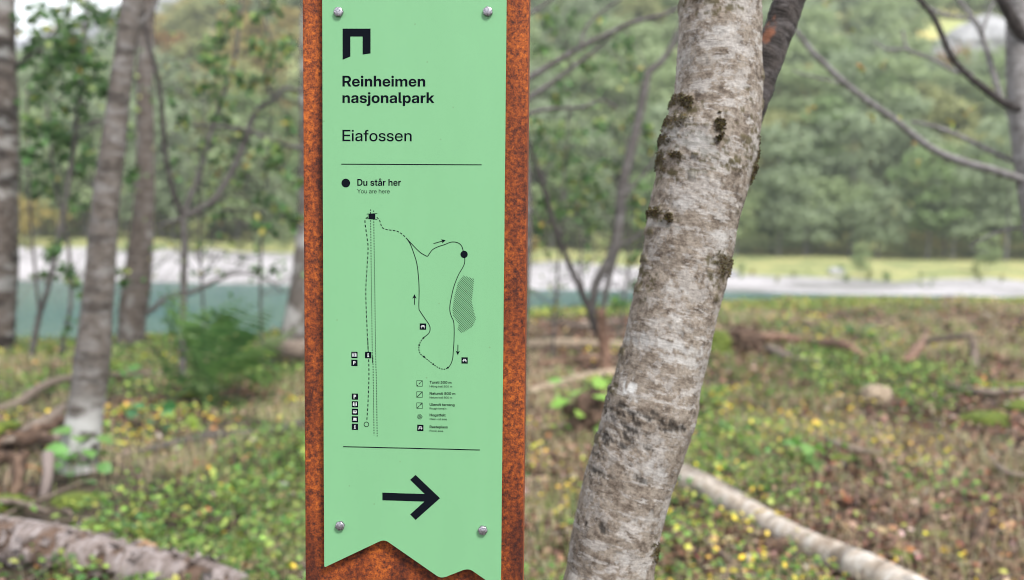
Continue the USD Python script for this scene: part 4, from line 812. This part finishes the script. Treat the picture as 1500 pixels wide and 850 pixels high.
# dark rotten stump left of the leaning tree
c = G(868, 640); lg = Thing('stump', 'dark crumbling stump hidden behind the leaning trunk', 'stump', c)
v, f = blob(c + np.array([0.02, 0.05, 0.08]), 0.24, 4, 0.55, 2.2, 3, (0.75, 0.8, 1.0)); obj('body', (v, f), 'rotten_wood', lg, smooth=True)
for k in range(5):
    a = c + np.array([-0.18 + 0.09 * k, 0.02, 0.16]); v, f, r = tube([a, a + np.array([rng.uniform(-.06, .06), 0, 0.14 + 0.04 * (k % 3)])], [0.03, 0.008], n=10, sides=8, rough=0.4, freq=20, seed=k); obj('splinter', (v, f), 'rotten_wood', lg, smooth=True)
# mossy stump and root clump at the right
c = G(1052, 522); v, f = blob(c + np.array([0, 0, 0.06]), 0.21, 4, 0.35, 2.5, 6, (0.75, 0.8, 1.1)); single('mossy_stump', (v, f), 'moss_green', 'low yellow green mossy stump right of the leaning trunk', 'stump')
c = G(1090, 515); lg = Thing('root_clump', 'dark torn root end of the brown branch beside the mossy stump', 'root', c)
v, f = blob(c + np.array([0, 0, 0.12]), 0.19, 4, 0.55, 2.6, 8, (1.1, 0.8, 0.9)); obj('body', (v, f), 'rotten_wood', lg, smooth=True)
for k in range(7):
    a = k * 0.9; v, f, r = tube([c + np.array([0, 0, 0.12]), c + np.array([0.2 * math.cos(a), -0.05, 0.14 + 0.17 * math.sin(a)]), c + np.array([0.28 * math.cos(a + .3), -0.1, 0.12 + 0.24 * math.sin(a + .4)])], [0.04, 0.02, 0.008], n=12, sides=7, rough=0.3, freq=15, seed=k); obj('root', (v, f), 'rotten_wood', lg, smooth=True)

STICKS = [
    ([(1095, 497, .07), (1140, 494, .09), (1190, 501, .06), (1235, 505, .11), (1262, 523, .06), (1300, 532, .02), (1325, 530, .05), (1345, 510, .09), (1356, 490, .11)], [18, 13, 10, 16, 10, 9, 14, 15, 7], 'red_wood', 'long reddish brown branch on the ground with an upturned right end', 'branch', 0.3),
    ([(1125, 510, .02), (1160, 526, .02), (1190, 528)], [12, 14, 8], 'dead_stick', 'short pale stick under the long reddish branch', 'stick', .2),
    ([(755, 508), (800, 505, .02), (850, 505, .02), (935, 508)], [17, 16, 15, 15], 'tan_clod', 'pale straight log on the ground just right of the post', 'log', .12),
    ([(790, 535), (830, 530, .01), (880, 525)], [10, 16, 12], 'red_wood', 'short brown log in front of the pale straight log', 'log', .2),
    ([(775, 575), (820, 562, .02), (860, 553, .04), (910, 545, .06)], [11, 14, 16, 14], 'tan_clod', 'grey branch on the ground near the bright green sapling', 'branch', .15),
    ([(-20, 605, .02), (25, 592, .05), (60, 568, .1), (95, 556, .1), (160, 550, .06), (240, 546, .03)], [10, 14, 13, 11, 8, 6], 'dead_stick', 'grey bent branch on the ground behind the pale trunk', 'branch', .15),
    ([(20, 600), (45, 606), (75, 612)], [8, 10, 6], 'rotten_wood', 'short dark stick beside the grey bent branch', 'stick', .2),
    ([(170, 672), (230, 656, .02), (300, 640, .03), (370, 636, .04), (420, 628, .05), (470, 612, .05)], [8, 12, 12, 12, 14, 14], 'bark_twig', 'long grey brown branch in front of the fern', 'branch', .18),
    ([(-30, 735, .04), (20, 738, .05), (70, 752, .03)], [8, 9, 7], 'dead_stick', 'thin pale stick beside the peeling log', 'stick', .1),
    ([(350, 775, .02), (400, 803, .03), (460, 838, .05)], [5, 7, 7], 'dead_stick', 'thin straw coloured stick left of the foot of the post', 'stick', .08),
    ([(1120, 610, .03), (1180, 632, .04), (1240, 655, .05), (1300, 668, .03)], [5, 8, 9, 7], 'dead_stick', 'thin grey stick right of the leaning trunk', 'stick', .12),
    ([(1010, 660, .01), (1060, 663, .01), (1100, 664)], [8, 10, 6], 'rotten_wood', 'brown stick just above the end of the white log', 'stick', .15),
    ([(1440, 660, .02), (1470, 690, .05), (1510, 700, .05)], [6, 9, 7], 'dead_stick', 'bent stick at the right edge below the green moss', 'stick', .15),
    ([(1415, 815, .02), (1435, 780, .1), (1445, 745, .06)], [10, 13, 8], 'rotten_wood', 'short forked brown stick at the lower right edge', 'stick', .2),
    ([(1120, 800, .01), (1160, 795, .03), (1200, 800, .02)], [12, 16, 10], 'rotten_wood', 'brown stick among yellow leaves below the white log', 'stick', .2),
    ([(1428, 540, -.02), (1426, 515, .12), (1422, 498, .25)], [12, 12, 11], 'dead_stick', 'short pale stub sticking up near the right edge', 'stub', .12),
    ([(1340, 504, .1), (1380, 496, .16), (1424, 492, .22)], [6, 8, 8], 'dead_stick', 'thin pale branch resting against the pale stub', 'branch', .15),
    ([(985, 760, .02), (1030, 790, .04), (1075, 825, .03), (1100, 850, .02)], [4, 6, 6, 4], 'dead_stick', 'thin straw coloured stalk below the white log', 'stick', .08),
    ([(790, 470, .0), (850, 478, .04), (905, 470, .0)], [6, 8, 5], 'dead_stick', 'thin branch on the bank edge behind the shrub', 'branch', .12),
    ([(1390, 565, .02), (1440, 575, .04), (1500, 572, .02)], [8, 10, 8], 'dead_stick', 'pale stick above the green moss at the right edge', 'stick', .15)]
for k, (pix, w, m_, lab, cat, ro) in enumerate(STICKS):
    v, f, r, pts = ground_limb(pix, w, n=60, sides=14, rough=ro, freq=16, seed=k); single(cat, (v, f), m_, lab, cat)
v, f, r, pts = ground_limb([(395, 505, .10), (430, 512, .14), (475, 508, .14)], [20, 28, 30], n=30, sides=24, rough=.12, seed=4); single('log', (v, f), 'dead_stick', 'grey log raised over a dark gap, left of the post', 'log')
for q, s, m_, lab in (((415, 718), 0.032, 'white_stone', 'pale round stone left of the foot of the post'), ((1411, 737), 0.016, 'white_stone', 'tiny white pebble at the lower right'), ((1283, 592), 0.13, 'tan_clod', 'pale tan weathered lump on the ground at the right'), ((1140, 620), 0.05, 'dead_stick', 'small pale lump on the ground right of the leaning trunk')):
    c = G(*q); v, f = blob(c + np.array([0, 0, s * 0.5]), s, 4 if s > .1 else 3, 0.25, 2.5, int(q[0]), (1, 1, 0.75)); single('stone', (v, f), m_, lab, 'stone')
for q, s, lab in (((1445, 618), 0.17, 'bright green moss cushion near the right edge'), ((1500, 600), 0.16, 'bright green moss cushion cut by the right edge'), ((340, 540), 0.16, 'yellow green moss mound right of the fern')):
    c = G(*q); v, f = blob(c, s, 4, 0.3, 2.5, int(q[0]), (1.2, 1, 0.5)); single('moss_cushion', (v, f), 'moss_green', lab, 'moss')

# fern
c = G(305, 604); fern = Thing('fern', 'large green fern with arching fronds left of the post', 'fern', c)
rng = np.random.default_rng(21)
def frond(tip, mid, L, seed):
    rg = np.random.default_rng(seed); n = 30
    p = spline(np.array([c + rg.normal(size=3) * 0.02, c * 0.45 + mid * 0.55 + np.array([0, 0, 0.05]), mid, tip]), n * 2)
    parts = [tube(p, [0.005, 0.004, 0.0015], n=20, sides=5)[:2]]
    tg = np.gradient(p, axis=0); tg /= np.linalg.norm(tg, axis=1, keepdims=True)
    side = np.cross(tg, np.array([0, 0.35, 1.0])); side /= np.linalg.norm(side, axis=1, keepdims=True)
    pos, dr, sz, nor = [], [], [], []
    for i in range(8, n * 2, 3):
        u = (i - 10) / (n * 2 - 10); l = L * 0.42 * math.sin(math.pi * min(1, 0.18 + 0.82 * (1 - u))) ** 0.8 * (1 - 0.75 * u ** 3)
        for s in (-1, 1):
            d = side[i] * s + tg[i] * 0.45 + np.array([0, 0, -0.15]) + rg.normal(size=3) * 0.07; d /= np.linalg.norm(d); o = np.cross(d, tg[i]) * s; o /= np.linalg.norm(o) + 1e-9
            w = np.cross(o, d); k = 7
            xs_ = np.linspace(0, 1, k); hw = 0.11 * l * np.sin(np.pi * np.clip(xs_ * 0.9 + 0.08, 0, 1)) * (1 - 0.35 * (np.arange(k) % 2))
            cp = p[i] + d * (xs_ * l)[:, None] + np.array([0, 0, -1.0]) * (0.12 * l * xs_ ** 2)[:, None]
            vv = np.vstack([cp - w * hw[:, None], cp, cp + w * hw[:, None]]); q = []
            for a in range(k - 1): q += [[a, a + 1, k + a + 1], [a, k + a + 1, k + a], [k + a, k + a + 1, 2 * k + a + 1], [k + a, 2 * k + a + 1, 2 * k + a]]
            parts.append((vv, np.array(q)))
    obj('frond', join(parts), ('fern_green', 'fern_dark', 'leaf_herb')[seed % 3], fern)
dc = (c - EYE) @ FWD
for k, (mid, tip, L) in enumerate((((270, 480), (262, 428), .7), ((318, 470), (372, 445), .75), ((300, 560), (290, 520), .6), ((340, 530), (410, 500), .75), ((258, 490), (244, 418), .8), ((292, 500), (300, 452), .6), ((306, 470), (352, 436), .75), ((335, 490), (395, 452), .8), ((352, 520), (438, 478), .8), ((348, 552), (432, 535), .6), ((262, 545), (222, 505), .5), ((345, 585), (415, 612), .6), ((325, 585), (350, 635), .5), ((275, 565), (240, 600), .4))):
    j = rng.uniform(-0.25, 0.25); frond(P(*tip, dc + j * 1.6), P(*mid, dc + j * 0.8), L, k)

# small leafy plants whose leaves can be told apart
def herb(px, py, hpx, n, lpx, label, cols, seed, spread=0.6, group=None):
    rg = np.random.default_rng(seed); c = G(px, py); d = (c - EYE) @ FWD; h = hpx / F * d; L = lpx / F * d
    t = Thing('herb', label, 'plant', c, group=group)
    tip = c + np.array([rg.uniform(-.15, .15) * h, rg.uniform(-.1, .1) * h, h]); path = spline(np.array([c + np.array([0, 0, -.02]), (c + tip) / 2 + rg.normal(size=3) * .05 * h, tip]), 20)
    st = [tube(path, [0.005, 0.003, 0.0015], n=14, sides=6)[:2]]; lv = []
    for k in range(n):
        u = 0.35 + 0.65 * (k + rg.uniform(0, .5)) / n; a0 = path[min(19, int(u * 19))]; ang = k * 2.4 + rg.uniform(-.3, .3)
        out = np.array([math.cos(ang), math.sin(ang), rg.uniform(0.0, .5)]); e = a0 + out * h * spread * (0.25 + .3 * rg.uniform())
        st.append(tube([a0, e], [0.002, 0.0012], n=3, sides=4)[:2]); lv.append((e, out + np.array([0, 0, -.35]), L * rg.uniform(.75, 1.15)))
    obj('stem', join(st), 'fern_green', t)
    for e, o, l in lv:
        v, f, cc = leaves(e[None], np.array([l]), rg, o[None] + rg.normal(size=(1, 3)) * .1, flat=.6, col=palette(rg, 1, [cols], [1], .12)); v = v.copy()
        obj('leaf', (v, f), 'leaf_attr', t, col=cc)
BG = (0.17, 0.32, 0.055)
herb(848, 640, 82, 10, 30, 'bright lime green sapling beside the dark stump, left of the leaning trunk', BG, 1)
herb(826, 650, 50, 7, 24, 'low lime green sapling left of the dark stump, nearer the post', BG, 2)
herb(122, 700, 66, 11, 36, 'fresh green broad leaved plant at the foot of the pale trunk', (0.102, 0.2176, 0.0476), 3, .7)
herb(98, 715, 40, 7, 30, 'small green plant between the rotten log and the pale trunk', (0.0816, 0.1904, 0.0544), 4)
herb(1178, 690, 46, 8, 30, 'fresh green plant just above the middle of the white log', (0.1156, 0.2448, 0.0544), 5)
herb(228, 640, 50, 10, 26, 'bluish green plant below the left side of the fern', (0.0612, 0.1632, 0.0612), 6, .8)
herb(268, 640, 32, 6, 30, 'yellow green leafy plant just below the fern', (0.1904, 0.2584, 0.0476), 7)
herb(1265, 505, 40, 8, 16, 'small dark green plant above the long reddish branch', (0.0544, 0.1224, 0.034), 8)
herb(1045, 600, 30, 7, 22, 'small lime plant close to the right side of the leaning trunk', (0.1496, 0.2448, 0.0476), 9)
herb(395, 838, 30, 7, 24, 'lime green plant at the bottom beside the straw coloured stick', (0.1632, 0.2448, 0.0408), 10)
herb(185, 560, 30, 7, 20, 'small green plant behind the grey bent branch', (0.068, 0.17, 0.0408), 11)

# ------------------------------------------------------------------ ground cover
rng = np.random.default_rng(31)
def scatter(n, y0=3.4, y1=21.0, bias=1.25):
    u = rng.uniform(size=n); y = y0 * (y1 / y0) ** (u ** (1 / bias) if bias != 1 else u)
    x = rng.uniform(-0.60, 0.60, n) * y
    k = y < bank(x) + 0.5
    return x[k], y[k]
def patch(x, y, f, seed): return 1.25 * (fbm(np.stack([x * f * 1.3, y * f * 0.8, 0 * x + 0.37], -1), 4, seed) - 0.5) + 0.5
def cover(name, n, size, cols, w, thr, f, seed, lift=(0.0, 0.06), flat=0.55, y1=21.0, jit=0.25, far_scale=0.5, tilt=0.0):
    x, y = scatter(n, y1=y1); k = patch(x, y, f, seed) + tilt * np.clip((x - 0.5) / (0.3 * y), -1, 1) > thr + 0.05 * rng.normal(size=len(x)); x, y = x[k], y[k]
    z = terrain(x, y) + rng.uniform(*lift, len(x)); p = np.stack([x, y, z], 1)
    d = rng.normal(size=(len(x), 3)); d[:, 2] *= 0.35
    s = rng.uniform(*size, len(x)) * (1 + far_scale * np.clip((y - 5) / 8, 0, 1))
    v, fc, c = leaves(p, s, rng, d, flat, palette(rng, len(x), cols, w, jit))
    obj(name, (v, fc), 'leaf_attr', None, col=c, kind='stuff', label=None)
    return name
def stuff_label(path, label, cat): keys(stage.GetPrimAtPath(path), label, cat)
cover('leaf_litter', 90000, (0.028, 0.065), [(0.135, 0.070, 0.046), (0.235, 0.145, 0.100), (0.060, 0.030, 0.022), (0.33, 0.245, 0.185), (0.20, 0.085, 0.055)], [4, 2.6, 3.4, 1.3, 1.2], 0.40, 0.8, 1, (0.0, 0.04), 0.55, jit=0.35, tilt=0.14)
cover('ground_herbs', 95000, (0.022, 0.050), [(0.045, 0.105, 0.022), (0.095, 0.18, 0.035), (0.18, 0.27, 0.055), (0.28, 0.32, 0.07)], [3.5, 4, 3, 1.2], 0.555, 0.62, 2, (0.01, 0.13), 0.45, jit=0.3, tilt=-0.08)
cover('yellow_leaves', 15000, (0.024, 0.044), [(0.60, 0.45, 0.04), (0.52, 0.46, 0.07), (0.62, 0.37, 0.06), (0.40, 0.44, 0.08)], [4, 3, 1, 2], 0.635, 0.9, 3, (0.03, 0.13), 0.55)
cover('orange_leaves', 3600, (0.03, 0.06), [(0.42, 0.19, 0.07), (0.50, 0.33, 0.18), (0.52, 0.42, 0.33)], [2, 2, 2], 0.46, 0.7, 4, (0.0, 0.05), 0.6)
def grass(name, n, cols, w, hgt, thr, f, seed, y1=21.0, width=0.004, lean=0.6):
    x, y = scatter(n, y1=y1); k = patch(x, y, f, seed) > thr + 0.06 * rng.normal(size=len(x)); x, y = x[k], y[k]; m = len(x)
    b = np.stack([x, y, terrain(x, y) - 0.005], 1); h = rng.uniform(*hgt, m); a = rng.uniform(0, 2 * np.pi, m); ln = lean * rng.uniform(0.2, 1.3, m)
    dr = np.stack([np.cos(a), np.sin(a), 0 * a], 1); sd = np.stack([-np.sin(a), np.cos(a), 0 * a], 1); w_ = width * (1 + np.clip((y - 5) / 6, 0, 2))
    m1 = b + dr * (h * ln * 0.35)[:, None] + np.array([0, 0, 1]) * (h * 0.6)[:, None]; tp = b + dr * (h * ln)[:, None] + np.array([0, 0, 1]) * (h * (1 - 0.35 * np.minimum(ln, 1.2)))[:, None]
    v = np.stack([b - sd * w_[:, None] / 2, b + sd * w_[:, None] / 2, m1 - sd * w_[:, None] * .4, m1 + sd * w_[:, None] * .4, tp], 1).reshape(-1, 3)
    q = (np.arange(m) * 5)[:, None, None] + np.array([[0, 1, 3], [0, 3, 2], [2, 3, 4]])[None]
    obj(name, (v, q.reshape(-1, 3)), 'leaf_attr', None, col=np.repeat(palette(rng, m, cols, w), 5, 0), kind='stuff')
grass('dry_grass', 95000, [(0.4195, 0.3356, 0.2181), (0.3188, 0.2517, 0.151), (0.2349, 0.2349, 0.1007)], [3, 3, 2], (0.05, 0.20), 0.52, 0.6, 5, lean=1.0)
grass('green_grass', 60000, [(0.08392, 0.1594, 0.03356), (0.151, 0.2181, 0.05874), (0.2181, 0.2517, 0.07551)], [3, 3, 2], (0.06, 0.20), 0.53, 0.5, 6)
def bankgrass():
    n = 20000; x = rng.uniform(-9, 13, n); y = bank(x) + rng.uniform(-3.0, 0.2, n); k = patch(x, y, .5, 17) > .40; x, y = x[k], y[k]; m = len(x)
    p = np.stack([x, y, terrain(x, y) + rng.uniform(0, 0.07, m)], 1); d = rng.normal(size=(m, 3)); d[:, 2] = np.abs(d[:, 2]) * .6 + .3
    v, f, c = leaves(p, rng.uniform(0.04, 0.085, m), rng, d, 0.1, palette(rng, m, [(0.1007, 0.1762, 0.03356), (0.2014, 0.2685, 0.05874), (0.3524, 0.3524, 0.07551), (0.2349, 0.1678, 0.08392)], [3, 3, 2, 1.5]))
    obj('bank_herbs', (v, f), 'leaf_attr', None, col=c, kind='stuff')
bankgrass()
def ground_twigs():
    rg = np.random.default_rng(77); x, y = scatter(420, y1=17); out = []
    for a, b in zip(x, y):
        L = rg.uniform(.12, .55); an = rg.uniform(0, 6.28); n = 5; q = np.linspace(-.5, .5, n)[:, None] * L * np.array([math.cos(an), math.sin(an)]) + np.array([a, b]) + rg.normal(size=(n, 2)) * L * .03
        z = terrain(q[:, 0], q[:, 1]) + rg.uniform(.01, .05) + rg.normal(size=n) * .008; r0 = rg.uniform(.003, .010); out.append(tube(np.column_stack([q, z]), [r0, r0 * .9, r0 * .5], n=6, sides=5, seed=int(rg.integers(9))))
    v, f, r = jtubes(out); obj('fallen_twigs', (v, f), 'dead_stick', None, smooth=True, kind='stuff')
ground_twigs()
def moss_mounds():
    rg = np.random.default_rng(78); x, y = scatter(130, y1=19); out = []
    for k, (a, b) in enumerate(zip(x, y)):
        sz = rg.uniform(.05, .16); out.append(blob(np.array([a, b, float(terrain(a, b))]), sz, 3, .35, 2.5, k, (1.3, 1.0, .45)))
    obj('ground_moss', join(out), 'moss_green', None, smooth=True, kind='stuff')
moss_mounds()
for p_, lab, cat in (('leaf_litter', 'brown dead leaves strewn over the forest floor', 'leaf litter'), ('ground_herbs', 'low green herbs covering the forest floor', 'ground cover'), ('yellow_leaves', 'small yellow autumn leaves scattered over the forest floor', 'leaves'), ('orange_leaves', 'scattered orange and tan fallen leaves', 'leaves'),
                     ('dry_grass', 'pale dry grass tufts on the forest floor', 'grass'), ('green_grass', 'green grass tufts on the forest floor', 'grass'), ('ground_moss', 'small green moss mounds dotted over the forest floor', 'moss'), ('fallen_twigs', 'thin dead twigs strewn over the forest floor', 'twigs'), ('bank_herbs', 'taller green growth along the edge of the river bank', 'ground cover')):
    stuff_label('/World/' + p_, lab, cat)

# ------------------------------------------------------------------ the far bank: forest and single things
rng = np.random.default_rng(41)
def tree_kind(parent, name, leafm, h, w, seed, n=1300):
    rg = np.random.default_rng(seed); x = UsdGeom.Xform.Define(stage, f'{parent}/{name}')
    v, f, r = tube([(0, 0, -0.6), (rg.uniform(-.2, .2), 0, h * .4), (rg.uniform(-.3, .3), 0, h * .9)], [0.10, 0.07, 0.02], n=10, sides=6); 
    um = usdkit.mesh(stage, f'{parent}/{name}/trunk', (v, f), M('bark_pale_twig')); UsdGeom.PrimvarsAPI(um).CreatePrimvar('rest', Sdf.ValueTypeNames.Float3Array, 'vertex').Set(Vt.Vec3fArray.FromNumpy(r.astype(np.float32)))
    nc = 26; cz = rg.uniform(0.28, 1.0, nc) * h; rr = w * (0.35 + 0.65 * np.sin(np.pi * np.clip((cz / h - 0.12) * 0.95, 0.05, 1))); a = rg.uniform(0, 6.28, nc)
    cc = np.stack([rr * np.cos(a) * rg.uniform(.3, 1, nc), rr * np.sin(a) * rg.uniform(.3, 1, nc), cz], 1)
    o = rg.normal(size=(n, 3)); o[:, 2] = np.abs(o[:, 2]) * 0.9 - 0.25; o /= np.linalg.norm(o, axis=1, keepdims=True)
    p = cc[rg.integers(0, nc, n)] + o * w * np.array([.40, .40, .30]) * rg.uniform(.75, 1.15, (n, 1)); p[:, 2] = np.maximum(p[:, 2], 0.3)
    lv, lf, _ = leaves(p, rg.uniform(.28, .52, n), rg, nor=o + np.array([0, 0, .35]) + .45 * rg.normal(size=(n, 3)))
    usdkit.mesh(stage, f'{parent}/{name}/crown', (lv, lf), M(leafm)); return x.GetPath()
pi = UsdGeom.PointInstancer.Define(stage, '/World/far_forest')
keys(pi.GetPrim(), 'pale green forest covering the far hillside beyond the river', 'forest', kind='stuff')
UsdGeom.Scope.Define(stage, '/World/far_forest/kinds')
kinds = [('leaf_pale', 7.5, 2.3), ('leaf_mid', 7.0, 2.1), ('leaf_greyish', 8.5, 2.4), ('leaf_lime', 6.5, 2.0), ('leaf_yellow', 5.0, 1.7), ('leaf_greyish', 6.0, 2.6), ('leaf_pale', 5.0, 2.2), ('leaf_orange', 4.5, 1.6)]
paths = [tree_kind('/World/far_forest/kinds', f'tree_kind_{k:03d}' if k else 'tree_kind', m_, h, w, k + 50) for k, (m_, h, w) in enumerate(kinds)]
pos, idx, scl, rot = [], [], [], []
def put(x, y, k, s): pos.append((x, y, float(terrain(x, y)) - 0.1)); idx.append(k); scl.append(s); rot.append(rng.uniform(0, 6.28))
for x in np.arange(-52, 56, 2.3):                     # first row along the meadow
    if rng.uniform() < .5:
        xx = x + rng.uniform(-1, 1); put(xx, float(np.interp(xx, gx, edge)) + rng.uniform(-1.5, 7), rng.choice([0, 1, 3, 4, 6], p=[.3, .3, .2, .1, .1]), rng.uniform(.10, .28))
    for _ in range(3):
        xx = x + rng.uniform(-1.2, 1.2); put(xx, float(np.interp(xx, gx, edge)) + rng.normal() * 1.6 - .4, rng.choice([0, 1, 3, 4, 6], p=[.2, .35, .25, .1, .1]), rng.uniform(.03, .10))
    for yy in (64, 67.5):
        xx = x + rng.uniform(-1, 1); put(xx, yy + rng.uniform(-1.5, 1.5), rng.choice([0, 1, 2, 5, 6], p=[.2, .2, .3, .15, .15]), rng.uniform(.6, 1.1))
y = 71.0
while y < 285:
    st = 3.6 + (y - 70) * 0.016
    for x in np.arange(-0.66 * y, 0.66 * y, st):
        xx, yy = x + rng.uniform(-.45, .45) * st, y + rng.uniform(-.45, .45) * st; tt = xx / yy
        yel = sm((-0.16 - tt) / 0.06) * sm((yy - 74) / 14) * sm((tt + 0.41) / 0.05)
        if rng.uniform() < 0.04 + 0.35 * yel: continue
        if abs(tt - 0.465) < 0.05 and 88 < yy < 122: continue
        pr_ = np.array([.30, .16, .20, .16, .02, .07, .08, .01]) * (1 - .8 * yel) + yel * np.array([.03, .02, .01, .20, .60, 0, 0, .14]); pr_ /= pr_.sum()
        put(xx, yy, rng.choice(8, p=pr_), rng.uniform(.7, 1.25))
    y += st * 0.9
pi.CreatePrototypesRel().SetTargets(paths)
pi.CreateProtoIndicesAttr(Vt.IntArray([int(i) for i in idx])); pi.CreatePositionsAttr(Vt.Vec3fArray.FromNumpy(np.array(pos, np.float32)))
pi.CreateScalesAttr(Vt.Vec3fArray.FromNumpy(np.repeat(np.array(scl, np.float32)[:, None], 3, 1)))
pi.CreateOrientationsAttr(Vt.QuathArray([Gf.Quath(float(math.cos(a / 2)), 0.0, 0.0, float(math.sin(a / 2))) for a in rot]))
def far_tree(px, d, h, w, mtl, label, cat='tree', seed=0, n=900):
    q = P(px, 300, d); b = np.array([q[0], q[1], float(terrain(q[0], q[1]))]); rg = np.random.default_rng(seed)
    t = Thing('far_tree', label, cat, b); v, f, r = tube([b - [0, 0, .5], b + [0, 0, h * .4], b + [.2, 0, h * .9]], [.14, .1, .03], n=10, sides=7); obj('trunk', (v, f), 'bark_far', t, rest=r)
    cc = b + np.stack([rg.normal(size=20) * w * .6, rg.normal(size=20) * w * .6, rg.uniform(.35, 1, 20) * h], 1)
    p = cc[rg.integers(0, 20, n)] + rg.normal(size=(n, 3)) * w * .25; lv, lf, _ = leaves(p, rg.uniform(.2, .38, n), rg); obj('crown', (lv, lf), mtl, t, kind='stuff')
far_tree(1396, 92, 6.5, 1.5, 'leaf_orange', 'orange leaved tree in front of the pale rock on the far hillside', seed=1)
far_tree(1345, 96, 4.0, 1.6, 'leaf_yellow', 'small yellowish tree left of the orange one on the far hillside', seed=2)
far_tree(36, 60, 2.6, 1.0, 'leaf_yellow', 'small yellow bush at the foot of the far forest, far left', 'bush', 3)
q = P(1450, 80, 104); q[2] = float(terrain(q[0], q[1]))
v, f = blob(q + np.array([0, 0, 1.2]), 5.0, 5, 0.35, 1.4, 3, (1.25, 0.7, 0.75)); single('rock', (v, f), 'pale_rock', 'pale bare rock face showing through the far forest at the upper right', 'rock')
rng = np.random.default_rng(44)
for k, (px, py, lab) in enumerate(((1072, 383, 'pale boulder across the river just right of the leaning trunk'), (1225, 384, 'low pale boulder across the river in the middle of the right side'))):
    q = P(px, py, 49 + k % 3); q[2] = float(terrain(q[0], q[1])); s = rng.uniform(.25, .5); v, f = blob(q + np.array([0, 0, s * .3]), s, 3, .3, 2, k, (1.3, 1, .8))
    single('boulder', (v, f), 'pale_rock', lab, 'boulder')
